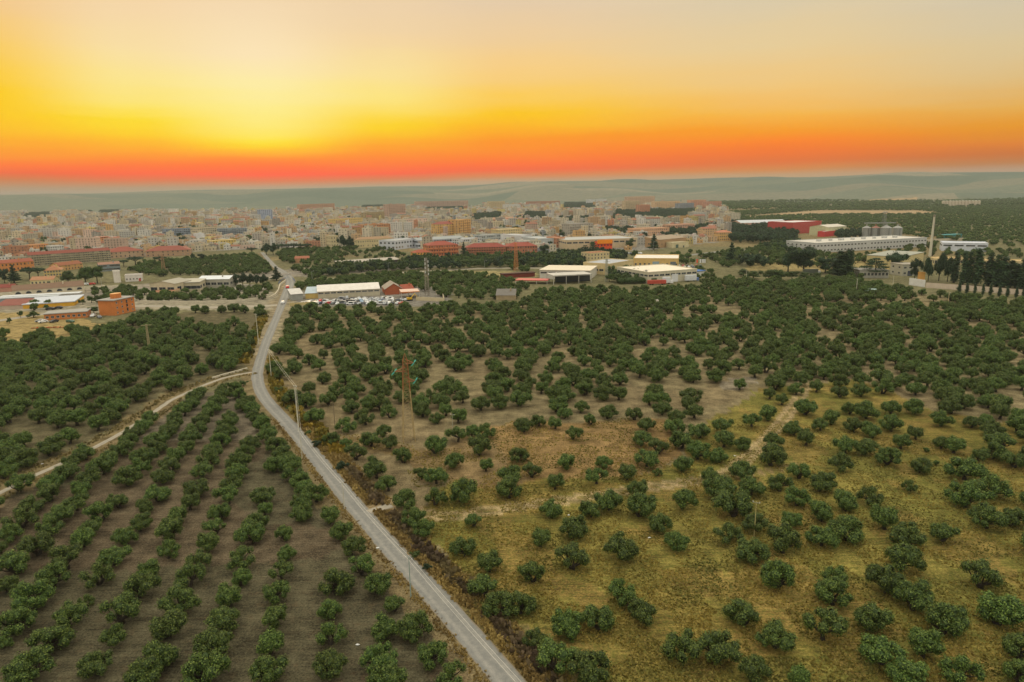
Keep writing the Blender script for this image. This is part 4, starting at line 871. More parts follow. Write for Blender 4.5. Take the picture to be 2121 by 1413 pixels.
# --- scrapyard
M_S = 'scrapyard'
bld('shed', 'small grey metal shed nearest the road junction', 'the grey shed by the junction', (604, 623), (628, 621), 610, 11, (158, 158, 150), ('shed', (206, 200, 192)), 1, 1, 'none', rh=2.5)
bld('shed', 'yellow-walled shed with pale blue roof in the scrapyard', 'the yellow walled shed', (633, 619), (660, 618), 608, 12, (212, 182, 108), ('shed', (178, 190, 196)), 1, 1, 'none', rh=3)
bld('warehouse', 'long white-roofed workshop behind the scrapped cars', 'the long scrapyard workshop', (659, 619), (787, 612), 604.5, 11, (196, 186, 160), ('shed', (224, 216, 206)), 1, 10, 'none', strip=10, rh=3.2)
bld('warehouse', 'brick-red gabled barn with grey roof at the scrapyard', 'the brick-red gabled barn', (798, 611), (834, 609), 600, 20, (172, 92, 58), ('gabley', (150, 138, 124)), 1, 3, 'none', rh=4)
bld('house', 'small terracotta-roofed house right of the gabled barn', 'the terracotta roofed scrapyard house', (835, 608), (858, 606), 600, 12, (190, 110, 76), ('gable', (186, 94, 66)), 1, 3, 'none', rh=3)
def canopy(name, label, short, pl, pr, ytop, depth, rc, edge, posts=3, col=(200, 195, 185)):
    o, w, rz, PL = frame_of(pl, pr); h = topz(PL, pl[0], ytop); e = empty(name, o, rz, label, 'canopy')
    mb = MB(); mb.box(-w / 2, w / 2, 0, depth, h - .5, h, rgb(*edge), rgb(*rc), bottom=True); mb.build('roof', M_METAL, e)
    for i in range(posts):
        for y in (.5, depth - .5):
            pb = MB(); x = -w / 2 + .4 + i * (w - .8) / (posts - 1); pb.tube((x, y, 0), (x, y, h - .5), .22, .22, rgb(*col)); pb.build('post', M_METAL, e)
    LM.append((o.xy, short)); return e
canopy('canopy', 'open steel canopy with pale pink roof and orange edge over yellow scrap', 'the pink canopy', (831, 620), (870, 618), 605, 14, (220, 186, 168), (214, 130, 50))
# --- middle right: halls
bld('barn', 'lone stone barn with dark gabled roof inside the grove', 'the lone stone barn', (1028, 622), (1067, 622), 612, 14, (176, 156, 122), ('gable', (118, 112, 104)), 1, 2, 'none', rh=3.5)
bld('factory', 'white hall with glazed dark front under a wide flat canopy', 'the white hall with canopy', (1118, 578), (1222, 580), 560, 36, (212, 206, 192), ('slab', (226, 212, 188)), 1, 6, 'none', strip=6)
canopy('canopy', 'wide flat pale canopy over the dark glazed yard of the white hall', 'the wide pale canopy', (1146, 590), (1226, 586), 571, 18, (198, 194, 184), (170, 168, 160), 4)
canopy('canopy', 'low red canopy roof on the edge of the grove', 'the low red canopy', (1067, 588), (1134, 589), 580, 12, (206, 100, 88), (170, 60, 50), 4)
bld('shed', 'row of dark red open containers beside the red canopy', 'the dark red containers', (1042, 577), (1108, 573), 569, 7, (120, 52, 42), ('slab', (96, 56, 46)), 1, 1, 'none')
bld('factory', 'large beige factory with tall grey doors and solar panels on its roof', 'the large beige factory', (1208, 566), (1262, 570), 545, 40, (218, 196, 146), ('flat', (176, 178, 182)), 1, 5, 'obj', ww=4, wh=1.6, door=[(-.28, 5, 6, (178, 186, 190)), (-.1, 5, 6, (178, 186, 190))])
bld('house', 'cream two-storey house with red roof terrace above the beige factory', 'the cream roof-terrace house', (1223, 546), (1262, 543), 526, 16, (214, 196, 150), ('flat', (196, 112, 76)), 3, 6, 'obj')
bld('factory', 'golden beige hall with brown roof edge and pale roof', 'the golden beige hall', (1312, 555), (1405, 556), 536.5, 40, (222, 186, 118), ('flat', (228, 220, 206)), 1, 10, 'obj', ww=1.6, wh=1.6, door=[(0, 6, 6, (150, 170, 180)), (.38, 5, 6, (110, 116, 120))])
bld('factory', 'long white hall with a band of dark windows facing the grove', 'the long white hall', (1342, 588), (1443, 580), 566, 44, (206, 198, 172), ('flat', (236, 222, 200)), 1, 9, 'none', strip=9, door=[(.04, 6, 6, (225, 225, 225)), (-.38, 5, 4, (70, 96, 60))])
bld('warehouse', 'small white-walled annex with a blue awning at the end of the long hall', 'the annex with blue awning', (1432, 574), (1460, 571), 564, 14, (210, 208, 200), ('slab', (70, 110, 170)), 1, 2, 'none')
bld('supermarket', 'long beige supermarket with flat roof and rooftop parking', 'the beige supermarket', (1173, 517), (1318, 512), 499, 60, (206, 184, 150), ('flat', (176, 176, 172)), 1, 10, 'none', strip=12)
def redfront(e, w, d, h):
    mb = MB(); mb.box(-w / 2, w / 2, -1, -.05, h - 1.2, h + 3.5, rgb(255, 150, 30)); q = mb.build('sign_panel', M_PAINT, e)
    for i in range(5):
        wb = MB(); wb.box(-.9, .9, -.06, 0, 0, 1.6, rgb(80, 50, 60)); q = wb.build('window', M_PAINT, e); q.location = (-w * .42 + i * w * .21, -.01, h * .55)
bld('shop', 'bright red-orange entrance building with orange top panel at the supermarket', 'the red-orange entrance', (1237, 518), (1268, 517), 503, 10, (232, 84, 44), ('flat', (200, 90, 50)), 1, 5, 'none', extra=redfront)
bld('apartment_building', 'salmon pink apartment row behind the supermarket', 'the salmon pink row', (1313, 493), (1386, 490), 475, 20, (222, 176, 140), ('flat', (190, 150, 120)), 3, 18, 'mesh')
bld('apartment_building', 'pink palace-like block among pines', 'the pink block among pines', (1388, 484), (1438, 481), 467, 18, (214, 168, 138), ('flat', (196, 150, 130)), 3, 14, 'mesh')
bld('apartment_building', 'brick-pink villa block behind the pink block', 'the brick-pink villa', (1398, 467), (1436, 465), 454, 16, (190, 120, 92), ('hip', (170, 120, 96)), 3, 8, 'mesh', rh=4)
bld('house', 'beige arcaded villa with tiled roof beside dark pines', 'the arcaded villa', (1490, 500), (1515, 499), 482, 14, (216, 176, 116), ('hip', (180, 120, 90)), 3, 6, 'mesh', rh=3)
bld('warehouse', 'old rusty-walled depot with sloping roof beside the tall conifer', 'the rusty walled depot', (1366, 514), (1420, 508), 497, 22, (180, 146, 108), ('shed', (160, 140, 116)), 1, 6, 'mesh', rh=3)
bld('warehouse', 'low pale depot with green doors in front of the rusty depot', 'the low pale depot', (1392, 514), (1426, 512), 504, 12, (214, 200, 160), ('flat', (190, 180, 156)), 1, 5, 'none', door=[(-.2, 4, 4, (90, 110, 96)), (.2, 2, 2.5, (90, 100, 90))])
bld('warehouse', 'grey-white warehouse with blank end wall left of the supermarket', 'the blank grey-white warehouse', (1080, 509), (1102, 507), 489, 40, (216, 214, 212), ('flat', (190, 190, 188)), 1, 1, 'none')
bld('warehouse', 'broad grey warehouse behind the brick blocks', 'the broad grey warehouse', (1115, 514), (1152, 512), 496, 50, (188, 192, 190), ('flat', (176, 178, 176)), 1, 1, 'none')
bld('house', 'terracotta-walled block touching the broad grey warehouse', 'the terracotta walled block', (1153, 513), (1170, 512), 494, 26, (204, 146, 112), ('flat', (180, 130, 100)), 3, 4, 'mesh')
bld('apartment_building', 'cream stepped block left of the warehouses', 'the cream stepped block', (1033, 497), (1082, 494), 477, 20, (214, 192, 140), ('flat', (196, 180, 150)), 4, 10, 'mesh')
bld('apartment_building', 'pale grey long block at the left of the warehouses', 'the pale grey long block', (998, 507), (1040, 503), 489, 16, (180, 184, 180), ('flat', GREY), 3, 12, 'mesh', ww=2)
bld('school', 'long white building with brown roof and many dark windows', 'the long white brown-roofed building', (1003, 472), (1074, 468), 455, 18, (214, 200, 178), ('hip', (168, 132, 104)), 3, 18, 'mesh', rh=3)
bld('apartment_building', 'grey concrete flats behind the warehouses', 'the grey concrete flats', (1180, 492), (1228, 489), 465, 20, (172, 164, 150), ('flat', GREY), 5, 10, 'mesh', balc=5)
bld('apartment_building', 'orange-brick tower above the pine wood', 'the orange-brick tower', (1325, 446), (1346, 445), 425, 16, (206, 148, 116), ('flat', (190, 140, 110)), 8, 5, 'mesh', balc=3)
bld('apartment_building', 'cream balconied flats left of the orange-brick tower', 'the cream skyline flats', (1295, 441), (1324, 440), 417, 18, (206, 182, 144), ('flat', GREY), 8, 8, 'mesh', balc=4)
bld('apartment_building', 'tan and red flats behind the orange-brick tower', 'the tan and red skyline flats', (1300, 430), (1356, 428), 408, 20, (200, 168, 138), ('flat', GREY), 8, 14, 'mesh', balc=7)
bld('apartment_building', 'cream row of flats right of the orange-brick tower', 'the long cream skyline row', (1356, 434), (1408, 432), 418, 18, (212, 178, 138), ('flat', GREY), 6, 14, 'mesh', balc=7)
bld('apartment_building', 'grey-blue short flats at the end of the cream row', 'the grey-blue short flats', (1408, 437), (1437, 435), 422, 18, (136, 140, 146), ('flat', GREY), 5, 8, 'mesh', balc=4)
bld('apartment_building', 'red and cream flats at the right end of town', 'the red and cream end flats', (1430, 434), (1462, 433), 415, 20, (208, 156, 126), ('flat', GREY), 7, 9, 'mesh', balc=4)
bld('apartment_building', 'brick-red flats, rightmost block of the town skyline', 'the rightmost brick-red flats', (1463, 434), (1494, 433), 418, 18, (200, 146, 120), ('flat', GREY), 6, 8, 'mesh', balc=4)
bld('apartment_building', 'white and grey block on the skyline right of centre', 'the white skyline block', (1221, 425), (1232, 424), 414, 18, (206, 206, 204), ('flat', GREY), 6, 4, 'mesh')
bld('apartment_building', 'second white and grey block beside an orange one', 'the second white skyline block', (1241, 427), (1256, 426), 413, 18, (204, 204, 200), ('flat', GREY), 6, 5, 'mesh')
bld('apartment_building', 'long brown row of flats on the skyline', 'the long brown skyline row', (1094, 431), (1160, 429), 418, 18, (178, 132, 108), ('flat', GREY), 6, 18, 'mesh', balc=9)
bld('apartment_building', 'white wide block at the middle skyline', 'the white wide skyline block', (1046, 436), (1076, 435), 424, 16, (208, 204, 194), ('flat', GREY), 4, 10, 'mesh')
bld('apartment_building', 'cream balconied flats at centre skyline', 'the centre cream flats', (1013, 435), (1046, 434), 418, 16, (196, 176, 136), ('flat', GREY), 6, 9, 'mesh', balc=5)
# --- far right
def hedge(pl, pr, depth, hgt, label, seed=5):
    o, w, rz, PL = frame_of(pl, pr); r_ = np.random.RandomState(seed); n = int(w / 1.6)
    bl = [((i + .5) / n * w - w / 2 + r_.normal(0, .2), y, hgt * .55, 1.5, hgt * .5) for i in range(n) for y in np.arange(1.2, depth, 2.4)]
    V, Q, tn = crown_arrays(r_, bl, len(bl) * 60, .6); h_ = bpy.data.objects.new('hedge', np_mesh('hedge', V, Q, [M_BROAD], col=tn)); link(h_); h_.location = o; h_.rotation_euler = (0, 0, rz); tag(h_, label, 'hedge')
hedge((1284, 590), (1338, 588), 9, 5, 'bright green hedged enclosure left of the long white hall')
o, w, rz, PL = frame_of((1150, 585), (1222, 582)); mb = MB(); mb.box(-w / 2, w / 2, 0, 1, 0, topz(PL, 1150, 573), (.035, .05, .055)); q = mb.build('glazed_front', M_GLASS); q.location = o; q.rotation_euler = (0, 0, rz); tag(q, 'dark glazed shopfront under the wide pale canopy', 'shopfront')
def ribs(e, w, d, h):
    rb_ = MB()
    for i in range(60):
        x = -w / 2 + (i + .5) / 60 * w; rb_.box(x - .12, x + .12, -.25, -.01, 1.2, h - .3, rgb(240, 150, 140) if i % 2 else rgb(190, 40, 45))
    rb_.build('cladding_rib', M_METAL, e)
bld('factory', 'big bright red ribbed hall with white roof rim', 'the big red hall', (1640, 485), (1700, 481), 462, 46, (190, 72, 66), ('flat', (214, 208, 204)), 1, 1, 'none', extra=ribs)
bld('factory', 'long low pink-white plant with vents left of the red hall', 'the pink-white plant', (1534, 474), (1630, 472), 462, 40, (222, 178, 156), ('gable', (196, 198, 200)), 1, 8, 'none', rh=4, roofbox=4)
bld('warehouse', 'beige-green hall with pale gabled end right of the red hall', 'the beige-green hall', (1714, 489), (1752, 486), 471, 30, (204, 200, 160), ('gable', (206, 196, 180)), 1, 2, 'none', rh=3)
bld('warehouse', 'low red building with white roof beside the beige-green hall', 'the low red building', (1707, 491), (1734, 488), 481, 10, (206, 66, 66), ('flat', (210, 200, 196)), 1, 2, 'none')
bld('factory', 'very long white factory with many vents and blue pipes behind cypresses', 'the very long white factory', (1690, 524), (1918, 511), 505, 46, (196, 196, 192), ('flat', (204, 198, 186)), 2, 34, 'obj', ww=2.4, wh=1.4, roofbox=8)
bld('factory', 'left wing of the long white factory with slanting pale roof', 'the left factory wing', (1640, 512), (1690, 520), 500, 40, (208, 206, 200), ('flat', (220, 212, 198)), 1, 6, 'none')
bld('factory', 'white hall with four long dark windows right of the chimney', 'the white four-window hall', (1950, 520), (2045, 522), 504, 26, (212, 216, 224), ('flat', (206, 208, 214)), 1, 4, 'none', strip=4)
bld('warehouse', 'teal-green netted shed far behind the chimney', 'the teal shed', (1955, 494), (1992, 492), 487.5, 10, (60, 130, 130), ('slab', (70, 140, 140)), 1, 1, 'none')
bld('house', 'pale villa with dark arched windows under the cedar', 'the pale villa under the cedar', (1780, 576), (1840, 576), 561, 16, (176, 172, 158), ('slab', (140, 136, 128)), 1, 8, 'obj', ww=1.6, wh=2.2)
bld('house', 'grey modern house with dark garage door near the chimney', 'the grey modern house', (1868, 572), (1900, 571), 549, 15, (178, 174, 156), ('slab', (168, 160, 144)), 2, 3, 'obj', ww=2, wh=1.4, door=[(0, 4, 4, (60, 66, 84))])
bld('house', 'small ochre cube house on the white cemetery wall', 'the ochre cube house', (1905, 583), (1915, 583), 567, 4, (214, 160, 84), ('flat', (180, 150, 110)), 1, 1, 'none')
bld('hut', 'small hut with turquoise-grey roof inside the grove', 'the turquoise roofed hut', (1792, 611), (1822, 611), 603, 8, (196, 180, 152), ('slab', (150, 172, 168)), 1, 1, 'none')
bld('hut', 'tiny white hut alone in the middle of the grove', 'the tiny white hut', (1351, 634), (1364, 634), 627, 5, (206, 198, 184), ('flat', (200, 195, 185)), 1, 1, 'none')
for i, (a, b_, yt) in enumerate([((1935, 549), (1995, 549), 537), ((2000, 551), (2060, 553), 540), ((2064, 555), (2135, 558), 541)]):
    bld('mausoleum_row', 'low cream cemetery building behind cypresses, ' + ['left', 'middle', 'right'][i] + ' of the three', ['the left cemetery building', 'the middle cemetery building', 'the right cemetery building'][i], a, b_, yt, 14, (220, 200, 150), ('flat', (214, 180, 130)), 1, 10, 'obj', ww=2, wh=2.4)
bld('shed', 'long pale low greenhouse row at the left of the cemetery', 'the long low greenhouse', (1868, 552), (1912, 541), 533, 30, (206, 190, 140), ('slab', (160, 160, 146)), 1, 8, 'none')
wall('cemetery_wall', P2([(1883, 590), (1915, 595)]), 5.0, .5, rgb(226, 224, 220), 'tall white wall section at the left end of the cemetery')
wall('cemetery_wall', P2([(1917, 596), (1975, 600), (2040, 605), (2121, 612), (2180, 618)]), 3.6, .4, rgb(214, 196, 176), 'long pale pink cemetery wall with dark coping behind small cypresses', cap=rgb(120, 70, 60))
wall('boundary_wall', P2([(1875, 502), (1960, 499), (2030, 497)]), 3, .5, rgb(205, 190, 165), 'long pale boundary wall behind the white factory')
# silos
def silo(px, yb, yt, pw, label, rust):
    P = gp(px, yb); h = topz(P, px, yt); r_ = pw / 2 / F * (P.y * math.cos(PITCH)); e = empty('grain_silo', P, 0, label, 'silo', 'grain silos in a row')
    mb = MB(); c0, c1 = rgb(138, 140, 138), rgb(168, 168, 162); n = 28
    for k_ in range(12):
        z0, z1 = k_ * h / 12, (k_ + 1) * h / 12
        for i in range(n):
            a, b_ = 2 * math.pi * i / n, 2 * math.pi * (i + 1) / n; q = 1.0 if i % 2 else .985
            mb.quad((r_ * math.cos(a), r_ * math.sin(a), z0), (r_ * math.cos(b_), r_ * math.sin(b_), z0), (r_ * math.cos(b_), r_ * math.sin(b_), z1), (r_ * math.cos(a), r_ * math.sin(a), z1), c1 if (i + k_) % 2 else c0)
    mb.build('shell', M_METAL, e); rb = MB(); rc = rgb(150, 92, 70) if rust else rgb(150, 148, 142)
    for i in range(n):
        a, b_ = 2 * math.pi * i / n, 2 * math.pi * (i + 1) / n
        rb.poly([(r_ * 1.04 * math.cos(a), r_ * 1.04 * math.sin(a), h), (r_ * 1.04 * math.cos(b_), r_ * 1.04 * math.sin(b_), h), (0, 0, h + r_ * .55)], rc)
    rb.box(-.8, .8, -.8, .8, h + r_ * .5, h + r_ * .55 + 1.6, rc); rb.build('roof', M_METAL, e)
    sb = MB(); sb.box(-.35, .35, -r_ - .35, -r_, 0, h, rgb(110, 110, 108)); sb.build('ladder', M_METAL, e); return P, h
silo(1793, 495, 472, 17, 'ribbed metal grain silo, leftmost of the four', False)
silo(1812, 495, 472, 17, 'metal grain silo with rust-red cone roof, second of the four', True)
silo(1833.5, 496, 472, 22, 'widest metal grain silo standing under the conveyor tower', False)
P_, h_ = silo(1857, 494, 472, 19, 'metal grain silo, rightmost of the four', False)
LM.append((gp(1825, 496).xy, 'the silos'))
o, w, rz, PL = frame_of((1786, 497), (1868, 496)); e = empty('conveyor_tower', o, rz, 'thin lattice conveyor tower and gantry above the silos', 'conveyor')
mb = MB(); hh = topz(PL, 1786, 464); cc_ = rgb(150, 152, 150); mb.box(-w * .42, w * .38, 7, 8.4, hh, hh + 1.3, cc_, bottom=True); mb.build('gantry', M_METAL, e)
mb = MB(); ht = topz(gp(1834, 497), 1834, 441)
for sx in (-1.6, 1.6):
    for sy in (-1.6, 1.6): mb.tube((w * .08 + sx, 7.7 + sy, 0), (w * .08 + sx, 7.7 + sy, ht), .16, .16, cc_)
for k_ in range(16): z = k_ * ht / 16; mb.tube((w * .08 - 1.6, 6.1, z), (w * .08 + 1.6, 6.1, z + ht / 16), .08, .08, cc_); mb.tube((w * .08 + 1.6, 6.1, z), (w * .08 - 1.6, 6.1, z + ht / 16), .16, .16, cc_)
mb.box(w * .08 - 2.4, w * .08 + 2.4, 5.3, 10, ht, ht + 1, cc_, bottom=True); mb.build('lattice_mast', M_METAL, e)
# far row of pale tanks on the plain
for i in range(12):
    px = 1953 + i * 6.7; P = gp(px, 428.5 - .06 * i); h = topz(P, px, 416.5 - .07 * i); mb = MB(); r_ = 2.7 / F * P.y; c_ = rgb(220, 202, 178)
    n = 14; ring = [(r_ * math.cos(6.2832 * k_ / n), r_ * math.sin(6.2832 * k_ / n)) for k_ in range(n)]
    for a, b_ in zip(ring, ring[1:] + ring[:1]): mb.quad((*a, 0), (*b_, 0), (*b_, h), (*a, h), c_); mb.poly([(*a, h), (*b_, h), (0, 0, h + r_ * .35)], rgb(200, 190, 175))
    q = mb.build('storage_tank', M_METAL); q.location = P; tag(q, 'pale storage tank far on the plain, %s from left of the long row' % ordn(i), 'tank', 'row of pale storage tanks on the plain')
# chimney
P = gp(1925, 540); ht = topz(P, 1930, 450); e = empty('chimney', P, 0, 'tall slender pale concrete chimney rising behind the cypresses', 'chimney')
mb = MB(); rb_ = 5.8 / 2 / F * P.y; mb.tube((0, 0, 0), (0, 0, ht), rb_, rb_ * .6, rgb(206, 200, 180), 20); mb.build('shaft', M_PAINT, e)
mb = MB(); mb.tube((0, 0, ht), (0, 0, ht + 2.2), rb_ * .72, rb_ * .66, rgb(150, 140, 124), 20); mb.build('rim', M_PAINT, e)
mb = MB(); mb.tube((rb_ * .8, -rb_ * .8, 0), (rb_ * .4, -rb_ * .5, ht), .18, .18, rgb(120, 110, 100)); mb.build('ladder', M_METAL, e); LM.append((P.xy, 'the chimney'))
# churches of the old town
def church(px, yb, yt, w, label, short, dome=True, col=(190, 165, 125)):
    P = gp(px, yb); h = topz(P, px, yt); e = empty('church', P, .1, label, 'church'); c_ = rgb(*col); mb = MB(); mb.box(-w, w, 0, w * 2.4, 0, h * .5, c_); mb.build('nave', M_PAINT, e)
    for sx in ((-1, 1) if not dome else (0,)):
        tb = MB(); x = sx * w * .75; tb.box(x - w * .28, x + w * .28, -.3, w * .5, h * .5 + .01, h * .86, c_)
        for s2 in (-1, 1): tb.quad((x + s2 * w * .12 - .8, -.36, h * .62), (x + s2 * w * .12 + .8, -.36, h * .62), (x + s2 * w * .12 + .8, -.36, h * .76), (x + s2 * w * .12 - .8, -.36, h * .76), WINCOL)
        tb.build('bell_tower', M_PAINT, e); cb = MB(); n = 12; prof = [(w * .28, .86), (w * .3, .9), (w * .24, .95), (w * .1, .985), (0.05, 1.0)]
        for (r0, z0), (r1, z1) in zip(prof, prof[1:]):
            for k_ in range(n):
                a, b_ = 6.2832 * k_ / n, 6.2832 * (k_ + 1) / n; y = w * .1
                cb.quad((x + r0 * math.cos(a), y + r0 * math.sin(a), z0 * h), (x + r0 * math.cos(b_), y + r0 * math.sin(b_), z0 * h), (x + r1 * math.cos(b_), y + r1 * math.sin(b_), z1 * h), (x + r1 * math.cos(a), y + r1 * math.sin(a), z1 * h), rgb(170, 140, 100))
        cb.build('dome', M_PAINT, e)
    LM.append((P.xy, short)); FOOT.append((P.x, P.y + w, w * 2, 0, w * 2, w * 2.4, P))
church(94, 474, 447, 16, 'old stone church with two domed bell towers', 'the twin-towered church', False)
church(262, 468, 447, 14, 'ochre stone church with single domed bell tower', 'the domed ochre church')
church(403, 470, 453, 13, 'yellowish domed church near the mid-town blocks', 'the yellowish church', True, (205, 180, 110))
church(976, 446, 433, 10, 'small white bell tower church beside the pine wood', 'the small white church', True, (210, 200, 185))

# ------------------------------------------------------------ the town: houses with flat roofs packed along narrow streets
PAL = [((206, 196, 172), 'cream'), ((212, 208, 198), 'white'), ((206, 190, 158), 'sandy'), ((204, 164, 108), 'ochre'), ((178, 170, 158), 'grey'), ((192, 138, 106), 'brick-red'), ((214, 186, 166), 'pale pink'), ((202, 170, 130), 'tan'), ((214, 196, 130), 'yellow'), ((160, 164, 166), 'blue-grey')]
PW_ = np.array([.27, .21, .18, .05, .13, .025, .03, .06, .025, .02]); PW_ /= PW_.sum()
def house_mb(mb, w, d, h, wc, rc, floors, r_, tiled, detail=2):
    mb.box(-w / 2, w / 2, 0, d, -1, h, wc, rc)
    if detail: win_grid(mb, w, d, h, floors, max(1, int(w / 3.4)), r_, 'flr' if detail > 1 else 'f', ww=1.2, wh=1.7, shut=.3)
    if tiled: roof_geo(mb, 'gable' if w > d else 'gabley', w, d, h + .02, rc, 1.8 + r_.rand(), wc)
    else:
        t_ = .22; pc = wc
        mb.box(-w / 2 - .05, w / 2 + .05, -.05, t_, h + .01, h + .95, pc); mb.box(-w / 2 - .05, w / 2 + .05, d - t_, d + .05, h + .01, h + .95, pc)
        if r_.rand() < .75: 
            x = r_.uniform(-w * .3, w * .2); s_ = r_.uniform(1.2, 2.4); y = r_.uniform(d * .3, d * .6); mb.box(x, x + s_ * 1.6, y, y + s_ * 1.5, h + .01, h + r_.uniform(1.8, 3), tuple(q * r_.uniform(.85, 1.05) for q in wc))
        if r_.rand() < .35: x = r_.uniform(-w * .4, w * .3); mb.box(x, x + 1.1, d * .75, d * .75 + 1.1, h + .01, h + 1.5, rgb(190, 190, 195) if r_.rand() < .6 else rgb(90, 110, 140))
BELTS = []
for pl in [[(976, 476), (984, 448), (1036, 444), (1040, 470), (1004, 474)], [(1084, 458), (1090, 443), (1127, 444), (1130, 457)], [(1155, 468), (1160, 456), (1218, 455), (1220, 467)], [(1262, 464), (1280, 438), (1340, 440), (1345, 462)], [(1339, 464), (1344, 438), (1440, 438), (1450, 458), (1400, 468)], [(1166, 436), (1170, 422), (1230, 422), (1232, 434)], [(1255, 488), (1258, 481), (1315, 480), (1316, 487)], [(1370, 497), (1376, 482), (1436, 480), (1440, 495)], [(1440, 484), (1450, 472), (1530, 471), (1530, 483)], [(1515, 504), (1520, 470), (1640, 466), (1652, 490), (1640, 506)], [(1730, 497), (1740, 486), (1790, 486), (1795, 496)], [(748, 438), (752, 428), (806, 427), (808, 436)], [(880, 440), (884, 426), (960, 426), (962, 438)], [(50, 456), (54, 442), (102, 442), (104, 455)], [(150, 442), (152, 434), (188, 434), (190, 441)], [(205, 446), (210, 436), (250, 436), (254, 445)], [(1530, 556), (1534, 548), (1600, 549), (1610, 558)]]: BELTS.append(P2(pl))
GREENS = [P2(pl) for pl in [[(712, 566), (715, 553), (830, 548), (860, 538), (1000, 536), (1120, 533), (1215, 532), (1212, 553), (1030, 555), (900, 560)], [(1150, 530), (1230, 524), (1300, 530), (1290, 545), (1240, 540)], [(1560, 520), (1600, 505), (1650, 500), (1660, 515), (1600, 524)], [(640, 575), (650, 563), (720, 560), (720, 572)], [(1255, 582), (1262, 566), (1300, 562), (1330, 575), (1320, 590)]]]
def free(x, y, m):
    for fx, fy, r_, rz, w, d, o in FOOT:
        if abs(fx - x) > r_ + m or abs(fy - y) > r_ + m: continue
        dx, dy = x - o.x, y - o.y; lx = dx * math.cos(rz) + dy * math.sin(rz); ly = -dx * math.sin(rz) + dy * math.cos(rz)
        if -w / 2 - m < lx < w / 2 + m and -m - .055 * y < ly < d + m: return False
    return True
rt_ = np.random.RandomState(77); H = []
x0, y0 = TOWN.min(0); x1, y1 = TOWN.max(0); y1 = min(y1, 3300); ang = .22; ca, sa = math.cos(ang), math.sin(ang)
cx_, cy_ = 0, 1900
rowy = -2400
GX, GY, GW, GD = [], [], [], []
k_ = 0
while rowy < 2400:
    k_ += 1; dpt = 11 + rt_.rand() * 5; gap_ = 0.6 if k_ % 2 else 7.5 + rt_.rand() * 3; x = -3200.0
    while x < 3200:
        w = rt_.choice([6, 7, 8, 9, 11, 13, 18]) * rt_.uniform(.9, 1.1)
        if rt_.rand() < .07: x += 8
        GX.append(x + w / 2); GY.append(rowy + rt_.uniform(-1.2, 1.2)); GW.append(w); GD.append(dpt * rt_.uniform(.85, 1.0)); x += w + (.3 if rt_.rand() < .8 else 4)
    rowy += dpt + gap_
GX, GY, GW, GD = map(np.array, (GX, GY, GW, GD)); HX, HY = cx_ + GX * ca - GY * sa, cy_ + GX * sa + GY * ca
ok = inside(TOWN, HX, HY) & (HY < 3300) & (np.abs(HX) < HY * .86 + 30) & (vnoise(HX, HY, 60, 15) < .80)
for q in BELTS + GREENS: ok &= ~inside(q, HX, HY)
ok &= dist_line(BYPASS, HX, HY) > 12; ok &= dist_line(ROADC[::6], HX, HY) > 9; ok &= dist_line(RAIL, HX, HY) > 30
HX, HY, GW, GD = HX[ok], HY[ok], GW[ok], GD[ok]
tall = vnoise(HX, HY, 170, 31)
items = []
for i in range(len(HX)):
    if not free(HX[i], HY[i], 7): continue
    r_ = np.random.RandomState(1000 + i); fl = r_.choice([1, 1, 2, 2, 2, 3]); 
    if HX[i] > 60 and HY[i] < 1300: fl = r_.choice([1, 1, 2, 2, 3])
    if tall[i] > .70 and r_.rand() < .25: fl = r_.choice([5, 6, 7]); GW[i] *= r_.choice([1, 1.5, 2])
    elif r_.rand() < .025: fl = r_.choice([5, 6])
    pi = r_.choice(len(PAL), p=PW_); h = fl * 3.0 + .5
    items.append((h * GW[i] / HY[i] ** 2, i, fl, pi, h, r_.rand() < .09))
items.sort(reverse=True)
def house_col(r_, pi, tiled):
    wc = np.array(rgb(*PAL[pi][0])) * r_.uniform(.7, 1.1)
    rc = np.array(rgb(150, 98, 74)) * r_.uniform(.7, 1.05) if tiled else np.array(rgb(*[(178, 170, 158), (196, 190, 180), (160, 120, 96), (150, 148, 144)][r_.choice(4, p=[.4, .3, .15, .15])])) * r_.uniform(.85, 1.1)
    return tuple(wc), tuple(rc)
named = []
NSOLO = 215
for rank, (s_, i, fl, pi, h, tiled) in enumerate(items[:NSOLO]):
    r_ = np.random.RandomState(5000 + i); mb = MB(); wc, rc = house_col(r_, pi, tiled); w, d = GW[i] * 1.0, GD[i]
    rz = ang + r_.choice([0, 0, 0, .02]); pw = MB(); pw.box(-w / 2, w / 2, 0, d, -1, h, wc); win_grid(pw, w, d, h, fl, max(1, int(w / 3.4)), r_, 'flr', ww=1.2, wh=1.7)
    e = empty('town_house', (HX[i], HY[i], 0), rz, None, 'house'); pw.build('wall', M_PAINT, e)
    rb = MB()
    roof_geo(rb, ('gable' if w > d else 'gabley') if tiled else 'flat', w, d, h, rc, 2.2, wc)
    if not tiled: x = r_.uniform(-w * .3, w * .1); rb.box(x, x + 2.6, d * .4, d * .4 + 2.6, h + .26, h + 2.9, wc, rc)
    rb.build('roof', M_PAINT, e); named.append((e, '%s %s-storey %s-roofed house' % (PAL[pi][1], ['one', 'two', 'three', 'four', 'five', 'six', 'seven'][fl - 1], 'tile' if tiled else 'flat'), (HX[i], HY[i]), 'houses packed at the near edge of town'))
big = MB()
